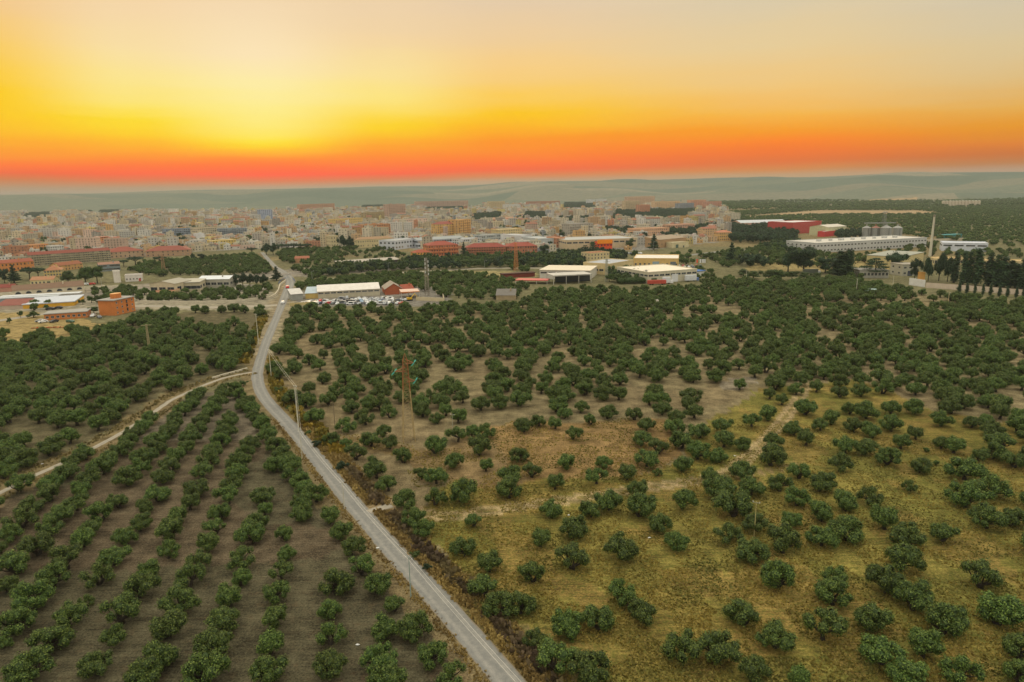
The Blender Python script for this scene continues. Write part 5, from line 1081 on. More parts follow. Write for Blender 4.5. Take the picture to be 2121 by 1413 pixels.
for s_, i, fl, pi, h, tiled in items[NSOLO:]:
    r_ = np.random.RandomState(5000 + i); mb = MB(); wc, rc = house_col(r_, pi, tiled); house_mb(mb, GW[i], GD[i], h, wc, rc, fl, r_, tiled, 2 if HY[i] < 1500 else 1)
    V = np.array(mb.v, float); c_, s2 = math.cos(ang), math.sin(ang); n = len(big.v)
    V2 = np.c_[HX[i] + V[:, 0] * c_ - V[:, 1] * s2, HY[i] + V[:, 0] * s2 + V[:, 1] * c_, V[:, 2]]
    big.v += [tuple(q) for q in V2]; big.f += [tuple(n + a for a in f) for f in mb.f]; big.c += mb.c; big.m += mb.m
tag(big.build('town_houses', M_PAINT), 'dense mass of pale flat-roofed town houses spreading to the horizon', 'town', None, 'stuff')
print('houses', len(items))
def relabel(lst, cap=16):
    groups = {}
    for o, desc, p, g_ in lst:
        k_ = min(range(len(LM)), key=lambda i: (LM[i][0][0] - p[0]) ** 2 + (LM[i][0][1] - p[1]) ** 2)
        lx, ly = LM[k_][0]; dx, dy = p[0] - lx, p[1] - ly
        side = ('right of' if dx > 0 else 'left of') if abs(dx) > abs(dy) else ('behind' if dy > 0 else 'before')
        groups.setdefault((desc, k_, side), []).append((math.hypot(dx, dy), o, g_))
    for (desc, k_, side), m_ in groups.items():
        m_.sort(key=lambda q: q[0])
        for j, (_, o, g_) in enumerate(m_):
            o['label'] = desc + (', nearest one ' if j == 0 and len(m_) > 1 else ', %s nearest ' % ordn(j) if j else ' ') + side + ' ' + LM[k_][1]
            if g_: o['group'] = g_
relabel(named)

# ------------------------------------------------------------ single trees about the halls, the railway and the cemetery
def tree_form(kind, seed):
    r_ = np.random.RandomState(seed); t_ = MB(); c0 = (.5, .5, .5)
    if kind == 'cypress':
        bl = [(r_.normal(0, .12), r_.normal(0, .12), z, .95 * (1 - abs(z - 3.6) / 8.5) ** .8, .9) for z in np.linspace(1.1, 9.0, 9)]; t_.tube((0, 0, -.1), (0, 0, 2.5), .22, .12, c0, 6); n, lf, m = 1300, .34, M_PINE
    elif kind == 'umbrella':
        bl = [(q * math.cos(a), q * math.sin(a), 8.2 + r_.normal(0, .25) - q * .18, r_.uniform(1.5, 2.1), r_.uniform(.9, 1.2)) for q, a in [(0, 0)] + [(2.2, i * 1.05) for i in range(6)] + [(3.8, i * .7 + .3) for i in range(9)]]
        t_.tube((0, 0, -.1), (.2, 0, 5), .35, .26, c0, 7); [t_.tube((.2, 0, 4.6), (b_[0], b_[1], b_[2]), .2, .08, c0, 5) for b_ in bl[::2]]; n, lf, m = 2600, .42, M_PINE
    elif kind == 'conifer':
        bl = []
        for z in np.linspace(1.6, 9.2, 8):
            R_ = 3.1 * (1 - z / 10.2) + .25
            for i in range(max(2, int(R_ * 2.4))): a = r_.uniform(0, 6.28); bl.append((R_ * .62 * math.cos(a), R_ * .62 * math.sin(a), z - .1, R_ * .5 + .15, .55))
            bl.append((0, 0, z, R_ * .5 + .2, .8))
        t_.tube((0, 0, -.1), (0, 0, 9), .3, .05, c0, 6); n, lf, m = 2300, .4, M_PINE
    elif kind == 'cedar':
        bl = []
        for z, R_ in ((3.5, 4.4), (5, 4.6), (6.4, 3.6), (7.6, 2.6), (8.8, 1.4)):
            for i in range(7): a = i * .9 + r_.uniform(0, .6); bl.append((R_ * .68 * math.cos(a), R_ * .68 * math.sin(a), z, R_ * .38, .42))
        t_.tube((0, 0, -.1), (0, 0, 8.6), .4, .08, c0, 7); n, lf, m = 2400, .4, M_PINE
    else:
        bl = [(r_.normal(0, 1.7), r_.normal(0, 1.7), r_.uniform(3.4, 8.2), r_.uniform(1.5, 2.3), r_.uniform(1.4, 2.1)) for _ in range(15)]
        t_.tube((0, 0, -.1), (0, 0, 4), .36, .22, c0, 7); [t_.tube((0, 0, 3.4), tuple(b_[:3]), .18, .06, c0, 5) for b_ in bl[::2]]; n, lf, m = 2600, .5, (M_BROAD if kind == 'broad' else M_PINE)
    V, Q, tn = crown_arrays(r_, bl, n, lf); k2 = 10.0 / V[:, 2].max()
    wid = np.percentile(np.abs(V[:, :2]), 99) * 2
    return np_mesh('crown', V, Q, [m], col=tn), mesh_of(t_, 'trunk', M_BARK), V[:, 2].max(), wid
TF = {k: [tree_form(k, 70 + j + 10 * i) for j in range(2)] for i, k in enumerate(('cypress', 'umbrella', 'conifer', 'cedar', 'broad', 'dark'))}
NM = {'cypress': ('cypress_tree', 'cypress'), 'umbrella': ('pine_tree', 'pine tree'), 'conifer': ('conifer_tree', 'conifer'), 'cedar': ('cedar_tree', 'cedar'), 'broad': ('broadleaf_tree', 'tree'), 'dark': ('pine_tree', 'pine tree')}
named = []
def tree(kind, x, yb, yt, pw, label, group=None, rel=False):
    P = gp(x, yb); h = topz(P, x, yt); wid = pw / F * (P.y * math.cos(PITCH) + (CAMH - h / 2) * math.sin(PITCH)); f_ = TF[kind][rg.randrange(2)]
    e = empty(NM[kind][0], P, rg.uniform(0, 6.28), None if rel else label, NM[kind][1], group); e.scale = (wid / f_[3], wid / f_[3], h / f_[2])
    link(bpy.data.objects.new('crown', f_[0]), e); link(bpy.data.objects.new('trunk', f_[1]), e)
    if rel: named.append((e, label, (P.x, P.y), group))
    return e
tree('dark', 1632, 564, 510, 52, 'big dark pine with orange-lit left side, left of two joined crowns')
tree('dark', 1664, 565, 505, 60, 'big rounded dark pine, right of two joined crowns')
tree('dark', 1709, 566, 530, 42, 'mid-sized dark pine between big joined crowns and dense cypress clump')
tree('cypress', 1737, 574, 518, 36, 'wide black-green cypress, left half of dense clump')
tree('cypress', 1755, 574, 516, 38, 'wide black-green cypress, right half of dense clump')
tree('cedar', 1812, 575, 534, 50, 'flat-tiered dark cedar spreading over the pale villa')
tree('dark', 1857, 566, 521, 48, 'rounded dark pine between cedar and chimney')
tree('dark', 1894, 580, 534, 26, 'dark pine just left of the chimney foot')
tree('conifer', 1514, 546, 501, 28, 'lone tall dark conifer left of the big joined pines')
for i, (x, yb, yt, w) in enumerate([(1922, 583, 530, 30), (1944, 582, 520, 34), (1962, 584, 530, 30)]): tree('dark', x, yb, yt, w, 'dark pine right of the chimney, %s of three joined crowns' % ['left', 'middle', 'right'][i], 'dark pines beside the chimney')
for i, (x, yb, yt, w) in enumerate([(1975, 592, 520, 13), (1993, 596, 519, 13), (2004, 596, 520, 12), (2021, 597, 514, 19), (2046, 598, 523, 17), (2062, 600, 527, 18), (2077, 601, 531, 20), (2090, 602, 538, 18), (2102, 602, 545, 13), (2116, 604, 534, 20), (2132, 606, 536, 20)]):
    tree('cypress', x, yb - 6, yt, w * 1.55, 'tall dark cypress above the cemetery wall, %s from the chimney side' % ordn(i), 'tall cypresses in the cemetery')
for i, (x, w) in enumerate([(1986, 7), (2001.5, 6.5), (2018, 6), (2035, 6), (2051, 6.5), (2069, 7), (2086, 6.5), (2104, 6.5), (2119, 7)]):
    yb = 607 + (x - 1986) * .082; tree('cypress', x, yb, yb - 23, w * 1.35, 'small clipped cypress before the pale pink wall, %s from the left' % ordn(i), 'small cypresses along the cemetery wall')
tree('broad', 142, 588, 558, 32, 'round bright green tree beside the cream railway house')
tree('broad', 178, 588, 550, 36, 'big loose grey-green tree, left of two behind the arched warehouse')
tree('broad', 202, 587, 548, 36, 'big loose grey-green tree, right of two behind the arched warehouse')
tree('dark', 10, 586, 554, 24, 'dark pine at the left edge above the railway hut'); tree('conifer', 30, 586, 548, 26, 'ragged dark conifer at the left edge above the railway hut')
tree('umbrella', 62, 580, 552, 32, 'umbrella pine left of the yellow tiled villa'); tree('umbrella', 80, 578, 553, 28, 'smaller umbrella pine touching the yellow tiled villa')
tree('umbrella', 281, 551, 530, 32, 'wide umbrella pine before the terracotta roofs, left one'); tree('umbrella', 333, 550, 529, 26, 'wide umbrella pine before the terracotta roofs, right one'); tree('umbrella', 257, 553, 538, 20, 'small umbrella pine beside the grey-blue workshop')
tree('dark', 401, 540, 524, 14, 'small dark tree at the end of the terracotta wing'); tree('dark', 417, 541, 524, 16, 'round dark tree just past the terracotta wing')
tree('umbrella', 522, 526, 512, 22, 'umbrella pine at the top of the road beyond the bridge')
for i, (x, yt, w) in enumerate([(489, 567, 24), (503, 564, 26), (518, 566, 24), (532, 568, 22), (545, 567, 24)]): tree('dark', x, 592, yt, w, 'dark green tree in the clump before the bridge, %s from the left' % ordn(i), 'clump of dark trees left of the bridge')
tree('conifer', 573, 581, 551, 24, 'dark conifer right beside the bridge railing'); tree('broad', 553, 600, 582, 30, 'round green tree beside the curving parapet')
tree('dark', 552, 528, 503, 26, 'dark pine where the far road enters town, left'); tree('dark', 566, 528, 502, 24, 'dark pine where the far road enters town, right')
for i in range(5): tree('umbrella', 584 + i * 13, 520, 504, 22, 'umbrella pine in the row before the brown roofs, %s from left' % ordn(i), 'row of umbrella pines at the town edge')
tree('dark', 713, 516, 485, 26, 'big dark green tree beside the long cream building, left crown'); tree('dark', 728, 517, 488, 24, 'big dark green tree beside the long cream building, right crown')
tree('conifer', 961, 534, 500, 16, 'slim dark conifer between the brick blocks'); tree('dark', 1127, 533, 505, 26, 'dark pointed tree right of the second brick block')
tree('conifer', 1354, 518, 484, 24, 'tall dark conifer at the right end of the supermarket')
tree('cedar', 1212, 533, 508, 26, 'ragged dark cedar left of the red-orange entrance'); tree('cedar', 1230, 532, 503, 24, 'ragged dark cedar just before the red-orange entrance')
tree('dark', 1275, 536, 518, 14, 'small dark tree behind the golden beige hall, left'); tree('dark', 1297, 537, 519, 10, 'slim dark tree behind the golden beige hall'); tree('broad', 1316, 536, 516, 18, 'pale green tree behind the golden beige hall')
tree('cypress', 526, 716, 694, 4, 'slim lone cypress on the left verge of the road')
for i, (x, yb, yt, w) in enumerate([(43, 658, 643, 12), (70, 658, 643, 26), (20, 670, 657, 10), (97, 641, 630, 12), (190, 628, 612, 20), (205, 630, 610, 22), (172, 631, 619, 16), (195, 650, 634, 26), (1447, 563, 548, 24), (1415, 548, 536, 14), (1560, 578, 560, 34), (1592, 582, 556, 40), (1615, 583, 558, 34), (1640, 580, 560, 30), (1665, 580, 562, 30), (1690, 580, 563, 24), (1820, 524, 514, 14), (1795, 528, 519, 12), (1880, 522, 510, 16), (1862, 524, 513, 12), (1840, 520, 512, 10), (1540, 572, 556, 30), (1280, 586, 566, 34), (1262, 584, 566, 22), (1300, 580, 563, 22)]):
    tree('broad', x, yb, yt, w, 'green leafy tree', 'leafy trees among the halls', True)
relabel(named)
# belts of pines and brush, too dense to count
belt_pts = []
for j, q in enumerate(BELTS): belt_pts += [(a, b_, c_ * 1.15) for a, b_, c_ in fill(q, 10.5, 2.2, .3 * j, 200 + j, .02, .8, 1.2, (), (), 1e9, False)]
scatter('pine_wood', belt_pts, DARK_T[:2], 'dark belts of pine wood between the town buildings', 'wood', 5)
gr_pts = []
for j, q in enumerate(GREENS): gr_pts += [(a, b_, c_ * .8) for a, b_, c_ in fill(q, 6.5, 1.6, .4 * j, 230 + j, .03, .6, 1.2, (), (), 1e9, False)]
# trees in town courtyards
tv = rt_.rand(5200, 2); tx = -1700 + tv[:, 0] * 3600; ty = 850 + tv[:, 1] * 2400; okk = inside(TOWN, tx, ty) & ((vnoise(tx, ty, 60, 15) > .62) | (tv[:, 0] * 1000 % 1 < .34))
gr_pts += [(a, b_, rg.uniform(.8, 1.35)) for a, b_ in zip(tx[okk], ty[okk])]
scatter('green_belt', gr_pts, DARK_T[1:], 'green brush and courtyard trees along the bypass and in town', 'brush', 6)

# ------------------------------------------------------------ pylons, masts, poles and wires
def lattice(mb, z0, z1, w0, w1, col, n, r=.07, rl=.11, legs=True, y0=0):
    def cr(z): w = w0 + (w1 - w0) * (z - z0) / (z1 - z0); return [Vector((sx * w / 2, sy * w / 2 + y0, z)) for sx, sy in ((-1, -1), (1, -1), (1, 1), (-1, 1))]
    zs = [z0]; 
    for i in range(n): zs.append(z0 + (z1 - z0) * (i + 1) / n)
    for a, b_ in zip(zs, zs[1:]):
        A_, B_ = cr(a), cr(b_)
        for i in range(4):
            j = (i + 1) % 4
            mb.tube(A_[i], B_[j], r, r, col, 4, caps=False); mb.tube(A_[j], B_[i], r, r, col, 4, caps=False); mb.tube(B_[i], B_[j], r, r, col, 4, caps=False)
            if legs: mb.tube(A_[i], B_[i], rl, rl, col, 5, caps=False)
P = gp(847, 912); ht = topz(P, 833, 732); RUST, SKY_REFL = rgb(160, 104, 60), rgb(176, 152, 104); TEAL = rgb(60, 176, 160)  # lower section: sky reflection painted in as pale yellow
pyl = empty('power_pylon', P, .25, 'tall rusty lattice power pylon with teal insulators among the olive trees', 'pylon')
zm = ht * .58
for sx, sy in ((-1, -1), (1, -1), (1, 1), (-1, 1)):
    mb = MB(); mb.tube((sx * 1.7, sy * 1.7, -.2), (sx * 1.0, sy * 1.0, zm), .11, .10, SKY_REFL, 6); mb.tube((sx * 1.0, sy * 1.0, zm), (sx * .62, sy * .62, ht * .92), .10, .08, RUST, 6); mb.build('leg', M_METAL, pyl)
mb = MB(); lattice(mb, 0, zm, 3.4, 2.0, SKY_REFL, 8, .035, legs=False); mb.build('lower_bracing', M_METAL, pyl)
mb = MB(); lattice(mb, zm, ht * .92, 2.0, 1.24, RUST, 7, .028, legs=False); mb.build('upper_bracing', M_METAL, pyl)
mb = MB(); 
for sx, sy in ((-1, -1), (1, -1), (1, 1), (-1, 1)): mb.tube((sx * .62, sy * .62, ht * .92), (0, 0, ht), .09, .06, RUST, 5)
mb.build('peak', M_METAL, pyl)
arms = [(1, ht * .885, 2.5), (-1, ht * .80, 3.1), (1, ht * .68, 2.7)]
for s_, z, ln2 in arms:
    mb = MB()
    for y in (-.7, .7):
        mb.tube((0, y, z), (s_ * ln2, 0, z), .09, .07, RUST, 5); mb.tube((0, y, z + 1.3), (s_ * ln2, 0, z), .09, .07, RUST, 5)
        for q in (.25, .5, .75): mb.tube((s_ * ln2 * q, y * (1 - q), z), (s_ * ln2 * q, y * (1 - q), z + 1.3 * (1 - q)), .05, .05, RUST, 4)
    for q in (.2, .4, .6, .8): mb.tube((s_ * ln2 * q, -.7 * (1 - q), z), (s_ * ln2 * q, .7 * (1 - q), z), .05, .05, RUST, 4)
    mb.build('crossarm', M_METAL, pyl)
    for yy in (-1, 1):
        mb = MB(); a0 = Vector((s_ * ln2, .1 * yy, z)); d = Vector((.35, 1.0 * yy, .12 * yy if yy > 0 else .05)).normalized() if yy > 0 else Vector((-.45, -1, -.1)).normalized()
        for k_ in range(9): p = a0 + d * (.25 + k_ * .2); mb.tube(p, p + d * .13, .15, .17, TEAL, 9)
        mb.tube(a0, a0 + d * 2.6, .045, .045, TEAL, 5); mb.build('insulator', M_METAL, pyl)
def mast(name, x, yb, yt, wpx, wtop, col, label, cat, arms_=3, n=14, dishes=0):
    P = gp(x, yb); h = topz(P, x, yt); w = wpx / F * P.y; w2 = wtop / F * P.y; e = empty(name, P, .4, label, cat); mb = MB(); lattice(mb, 0, h, w, w2, rgb(*col), n, .055, .1); mb.build('lattice', M_METAL, e)
    for i in range(arms_):
        z = h * (.97 - .1 * i); mb = MB(); mb.tube((-w2 * 1.2 - 1.6, 0, z), (w2 * 1.2 + 1.6, 0, z), .12, .12, rgb(*col), 5); mb.build('crossarm', M_METAL, e)
    for i in range(dishes):
        z = h * (.99 - .055 * i); mb = MB(); x_ = w2 * .8 * (1 if i % 2 else -1); mb.box(x_ - .3, x_ + .3, -w2 - .3, -w2, z - 1.6, z, rgb(205, 205, 200), bottom=True); mb.build('antenna_panel', M_METAL, e)
mast('radio_mast', 885, 612, 534, 8, 4, (150, 140, 125), 'grey lattice telecom mast with antenna panels at the right of the scrapyard', 'mast', 0, 16, 8)
mast('power_pylon', 1069, 561, 503, 8, 3, (206, 130, 70), 'distant orange lattice pylon beside the bypass field', 'pylon')
mast('power_pylon', 340, 567, 526, 8, 3, (170, 130, 96), 'small brown lattice pylon in the grove below the terracotta wing', 'pylon')
mast('power_pylon', 1256, 584, 536, 5, 3, (170, 170, 150), 'slim pale lattice pylon before the large beige factory', 'pylon', 2)
mast('power_pylon', 1338, 586, 559, 5, 3, (160, 160, 150), 'short pale lattice pole at the corner of the long white hall', 'pylon', 1)
mast('power_pylon', 310, 727, 672, 4.5, 2.5, (176, 160, 120), 'slim pale lattice pole in the grove left of the road bend', 'pylon', 1)
POLE = rgb(206, 200, 178)
poleT = {}
def pole(key, x, yb, yt, xt, label, r=.13, col=POLE, arm=True, group='slim utility poles'):
    P = gp(x, yb); h = max(5.5, topz(P, xt, yt)); e = empty('utility_pole', P, math.radians(-30), label, 'utility pole', group); mb = MB(); mb.tube((0, 0, -.2), (0, 0, h), r, r * .62, col, 8); mb.build('shaft', M_PAINT, e)
    if arm:
        mb = MB(); mb.tube((-.75, 0, h - .35), (.75, 0, h - .35), .05, .05, rgb(150, 150, 140), 5); mb.build('crossarm', M_METAL, e)
        for s_ in (-.65, .65): mb = MB(); mb.tube((s_, 0, h - .33), (s_, 0, h - .1), .06, .08, rgb(220, 220, 215), 6); mb.build('insulator', M_METAL, e)
    poleT[key] = Vector((P.x, P.y, h - .12))
pole('a', 619, 893, 798, 609, 'pale pole on the right verge where the bramble thickens', .17)
pole('b', 562, 782, 724, 560, 'pale pole on the right verge of the road bend', .15)
pole('c', 626, 952, 893, 621, 'thin grey pole on the left road edge below the field entrance', .11)
pole('d', 713, 1053, 1000, 709, 'thin grey pole on the left road edge above the dirt crossing', .11)
pole('e', 851, 1238, 1154, 847, 'grey-green pole on the left road edge nearest the camera', .12, rgb(150, 165, 155))
pole('f', 536, 716, 650, 530, 'tall pale pole left of the road with yellow weeds', .2, group=None or 'slim utility poles')
pole('g', 694, 886, 831, 690, 'dark slim pole among olives right of the road', .1, rgb(120, 105, 84), False)
pole('h', 938, 900, 857, 937, 'thin grey pole between the big pylon and tan field', .1, rgb(170, 165, 145))
pole('i', 1562, 1112, 1038, 1563, 'thin pole alone among olives in the yellow grass', .1, rgb(190, 175, 120))
pole('j', 819, 654, 616, 817, 'pole in the grove just below the scrapyard cars', .2, rgb(190, 185, 165))
pole('k', 1773, 611, 577, 1775, 'pale pole in the grove below the dense cypress clump', .2)
pole('l', 1849, 595, 571, 1850, 'pale pole in front of the pale villa', .2)
pole('m', 1963, 634, 606, 1963, 'pale pole in the grove below the cemetery wall', .2, rgb(196, 180, 140))
pole('n', 1545, 587, 560, 1545, 'pale pole left of the joined big pines', .2)
pole('o', 583, 793, 760, 581, 'short pale pole beside the bend', .09) if False else None
P = gp(1079, 1412, 8.6); poleT['z'] = poleT['e'].lerp(P, 1.45)
WIREM, _t, _b = mat('bare_wire', .4, .5); _b.inputs['Base Color'].default_value = (.62, .58, .5, 1)
def wire(a, b_, off, sag, label, r=.022):
    d = (b_ - a).normalized(); n_ = Vector((-d.y, d.x, 0)).normalized() * off; mb = MB(); pts = []
    for i in range(17): t_ = i / 16; p = a.lerp(b_, t_) + n_; p.z -= sag * 4 * t_ * (1 - t_); pts.append(p)
    for p, q in zip(pts, pts[1:]): mb.tube(p, q, r, r, (.6, .6, .55), 4, caps=False)
    o = mb.build('overhead_wire', WIREM); return tag(o, label, 'wire', 'overhead wires along the road')
for i, (k1, k2, nm) in enumerate([('b', 'a', 'between the bend pole and the bramble pole'), ('a', 'c', 'crossing from the bramble pole over the road'), ('c', 'd', 'above the road by the field entrance'), ('d', 'e', 'above the road by the dirt crossing'), ('e', 'z', 'above the road at the lower edge')]):
    for s_, side in ((-.3, 'left'), (.3, 'right')): wire(poleT[k1], poleT[k2], s_, .55, '%s pale wire %s' % (side, nm))

# ------------------------------------------------------------ cars and trucks
def car_parts(kind, body):
    L_, Wd, Hh = (4.2, 1.75, 1.45) if kind == 'car' else (4.6, 1.85, 1.9)
    pr = [(-L_/2, .35), (-L_/2, .78), (-L_/2 + .35, .92), (-L_*.28, 1.0), (-L_*.14, Hh - .05), (L_*.2, Hh), (L_*.36, Hh - .12), (L_/2 - .08, .98), (L_/2, .8), (L_/2, .35)] if kind == 'car' else [(-L_/2, .4), (-L_/2, .95), (-L_*.36, 1.15), (-L_*.25, Hh), (L_/2 - .12, Hh), (L_/2, 1.1), (L_/2, .4)]
    mb = MB(); n = len(pr); hw = Wd / 2
    yz = [(-hw * (0.82 if z > 1.05 else 1), hw * (0.82 if z > 1.05 else 1)) for x, z in pr]
    for i in range(n):
        j = (i + 1) % n; a, b_ = pr[i], pr[j]; mb.quad((a[0], yz[i][0], a[1]), (b_[0], yz[j][0], b_[1]), (b_[0], yz[j][1], b_[1]), (a[0], yz[i][1], a[1]), body)
    mb.poly([(p[0], yz[i][0], p[1]) for i, p in enumerate(pr)][::-1], body); mb.poly([(p[0], yz[i][1], p[1]) for i, p in enumerate(pr)], body)
    g = MB(); e_ = .02; z0, z1 = 1.03, Hh - .14
    for s_ in (-1, 1): g.quad((-L_*.2, s_ * (hw * .9 + e_), z0), (L_*.36, s_ * (hw * .9 + e_), z0), (L_*.28, s_ * (hw * .83 + e_), z1), (-L_*.1, s_ * (hw * .83 + e_), z1), (.03, .035, .04))
    g.quad((-L_*.285, -hw * .78, z0), (-L_*.285, hw * .78, z0), (-L_*.155, hw * .74, z1 + .03), (-L_*.155, -hw * .74, z1 + .03), (.03, .035, .04))
    g.quad((L_*.47, -hw * .75, z0), (L_*.47, hw * .75, z0), (L_*.375, hw * .7, z1), (L_*.375, -hw * .7, z1), (.03, .035, .04))
    return mb, g, L_, hw
_cache = {}
def car(loc, rz, colname, col, label, kind='car', group=None, full=False, name='parked_car', cat='car', scale=1.0):
    k_ = (kind, colname)
    if k_ not in _cache:
        a, b_, L_, hw = car_parts(kind, rgb(*col)); wl = MB(); wl.tube((0, -.1, 0), (0, .1, 0), .31, .31, (.02, .02, .02), 14); wl.tube((0, -.1, 0), (0, -.1001, 0), .31, .0, (.02, .02, .02), 14)
        rm = MB(); rm.tube((0, -.115, 0), (0, .115, 0), .17, .17, (.4, .4, .42), 10); hl_ = MB(); hl_.box(-.04, .02, -.16, .16, -.07, .07, (.85, .85, .8), bottom=True)
        _cache[k_] = (mesh_of(a, 'body', M_CAR), mesh_of(b_, 'window', M_GLASS), L_, hw, mesh_of(wl, 'wheel', M_RUBBER), mesh_of(rm, 'rim', M_METAL), mesh_of(hl_, 'headlight', M_METAL))
    bm_, gm_, L_, hw, wm_, rmm, hm = _cache[k_]
    e = empty(name, loc, rz, label, cat, group); e.scale = (scale,) * 3
    link(bpy.data.objects.new('body', bm_), e); link(bpy.data.objects.new('window', gm_), e)
    for sx in (-.32, .31):
        for sy in (-1, 1):
            q = bpy.data.objects.new('wheel', wm_); q.location = (sx * L_, sy * hw * .9, .31); link(q, e)
            if full: link(bpy.data.objects.new('rim', rmm), q)
    if full:
        for sy in (-1, 1): q = bpy.data.objects.new('headlight', hm); q.location = (-L_ / 2 - .01, sy * hw * .7, .72); link(q, e)
    return e
CC = [('white', (222, 222, 220)), ('silver', (170, 172, 174)), ('black', (34, 34, 38)), ('dark blue', (40, 56, 92)), ('red', (186, 40, 36)), ('grey', (112, 114, 118)), ('pale blue', (140, 170, 196)), ('green', (60, 96, 76))]
def gd(x, y, z=0.05): p = gp(x, y); return (p.x, p.y, z)
car(gd(595.5, 597), math.radians(-72), 'bright red', (228, 40, 24), 'bright red car driving on the road just below the bridge', full=True, name='car', scale=1.35)
car(gd(586, 629), math.radians(-78), 'bright white', (236, 236, 234), 'white car driving through the junction below the scrapyard', full=True, name='car', scale=1.25)
rg = random.Random(9); rowsn = ['front', 'second', 'third', 'back']
for ri, (y, xa, xb, n) in enumerate([(630.5, 622, 838, 24), (627, 640, 812, 18), (623.5, 704, 846, 15), (620.5, 700, 812, 9)]):
    for i in range(n):
        x = xa + (xb - xa) * (i + .5) / n + rg.uniform(-1, 1); nm, cl = CC[rg.choices(range(8), [34, 22, 14, 7, 6, 10, 5, 2])[0]]
        car(gd(x, y + rg.uniform(-.8, .8)), rg.choice([.2, 1.4, 1.6, 1.7, -.3]) + rg.uniform(-.2, .2), nm, cl, '%s car, %s from the left in the %s row of the scrapyard' % (nm, ordn(i), rowsn[ri]), rg.choice(['car', 'car', 'van']), 'wrecked cars packed in the scrapyard', scale=1.12)
for i, (x, y, nm) in enumerate([(83, 667, 'silver'), (90, 668.5, 'white'), (112, 668, 'black'), (193, 656, 'white'), (206, 659, 'grey'), (146, 668, 'green')]):
    car(gd(x, y), .3 + .5 * i, nm, dict(CC)[nm], '%s car parked by the low orange building, %s from the left' % (nm, ['first', 'second', 'third', 'fifth', 'sixth', 'fourth'][i]), 'car', 'cars parked by the low orange building', scale=1.15)
for i, (x, y, nm) in enumerate([(104, 642, 'black'), (121, 640, 'black'), (178, 590.5, 'white'), (190, 590, 'red')]):
    car(gd(x, y), .2, nm, dict(CC)[nm], '%s car beside the railway, %s from the left' % (nm, ordn(i)), 'car', 'cars beside the railway', scale=1.25)
for r_i, (y, xa, xb, n) in enumerate([(523, 1180, 1232, 9), (526, 1268, 1330, 12), (530, 1190, 1205, 3), (532, 1268, 1300, 5)]):
    for i in range(n):
        nm, cl = CC[rg.choices(range(8), [34, 22, 14, 7, 6, 10, 5, 2])[0]]; car(gd(xa + (xb - xa) * (i + .5) / n, y), 1.5, nm, cl, '%s car in %s row of supermarket car park, %s from left' % (nm, rowsn[3 - r_i], ordn(i)), 'car', 'cars in the supermarket car park', scale=1.2)
for i in range(16):
    x = 1406 + i * 3.0; nm, cl = CC[rg.choices(range(8), [34, 22, 14, 7, 6, 10, 5, 2])[0]]; car(gd(x, 552 + (i % 3) * 3.0), 1.2, nm, cl, '%s car parked right of the golden beige hall, %s from the left' % (nm, ordn(i)), 'car', 'cars beside the golden beige hall', scale=1.15)
def box_vehicle(name, x, y, L_, Hh, col, label, rz=0, cab=None, cat='truck'):
    e = empty(name, gd(x, y, 0), rz, label, cat); mb = MB(); mb.box(-L_ / 2, L_ / 2, -1.2, 1.2, .9, Hh, rgb(*col), bottom=True)
    for i in range(int(L_ / .8)): mb.box(-L_ / 2 + i * .8, -L_ / 2 + i * .8 + .12, -1.25, -1.2, 1, Hh - .1, tuple(q * .8 for q in rgb(*col)))
    mb.build('cargo_box', M_METAL, e)
    if cab: mb = MB(); mb.box(L_ / 2 + .1, L_ / 2 + 2.0, -1.15, 1.15, .6, 2.8, rgb(*cab), bottom=True); mb.build('cab', M_CAR, e); mb = MB(); mb.box(L_ / 2 + 2.0, L_ / 2 + 2.03, -1, 1, 1.7, 2.5, (.03, .03, .04)); mb.build('windscreen', M_GLASS, e)
    for sx in (-L_ * .35, -L_ * .22, L_ * .3):
        for sy in (-1, 1): wb = MB(); wb.tube((0, -.14, 0), (0, .14, 0), .5, .5, (.02, .02, .02), 12); q = wb.build('wheel', M_RUBBER, e); q.location = (sx, sy * 1.05, .5)
box_vehicle('truck', 1360, 590, 14, 3.6, (196, 76, 58), 'red open trailer parked before the long white hall', .05)
box_vehicle('truck', 1380, 588, 6, 5.2, (232, 234, 236), 'white box truck beside the red trailer', .05, (235, 235, 235))
box_vehicle('truck', 1430, 583, 9, 5.0, (226, 228, 230), 'white truck by the right end of the long white hall', .2, (90, 120, 170))
box_vehicle('truck', 1678, 568, 12, 4.2, (90, 96, 84), 'dark green truck parked behind the joined big pines', .0, (200, 200, 200))
# digger in the scrapyard, bridge railing, street lamps
e = empty('excavator', gd(848, 623, 0), .5, 'small yellow excavator under the pink canopy', 'excavator'); Yc = rgb(226, 180, 30)
mb = MB(); mb.box(-1.6, 1.6, -1.2, 1.2, 1.0, 2.4, Yc, bottom=True); mb.build('body', M_METAL, e); mb = MB(); mb.box(-.2, 1.3, -.6, .7, 2.41, 3.7, rgb(60, 70, 80)); mb.build('cab', M_GLASS, e)
mb = MB(); mb.tube((1.4, 0, 2), (4, 0, 4.6), .28, .22, Yc, 6); mb.tube((4, 0, 4.6), (5.4, 0, 2.4), .2, .16, Yc, 6); mb.build('arm', M_METAL, e); mb = MB(); mb.box(5.0, 5.9, -.5, .5, 1.5, 2.4, rgb(120, 100, 50), bottom=True); mb.build('bucket', M_METAL, e)
for s_ in (-1, 1): mb = MB(); mb.box(-1.9, 1.9, s_ * 1.1 - .3, s_ * 1.1 + .3, 0, .9, (.03, .03, .03)); mb.build('track', M_RUBBER, e)
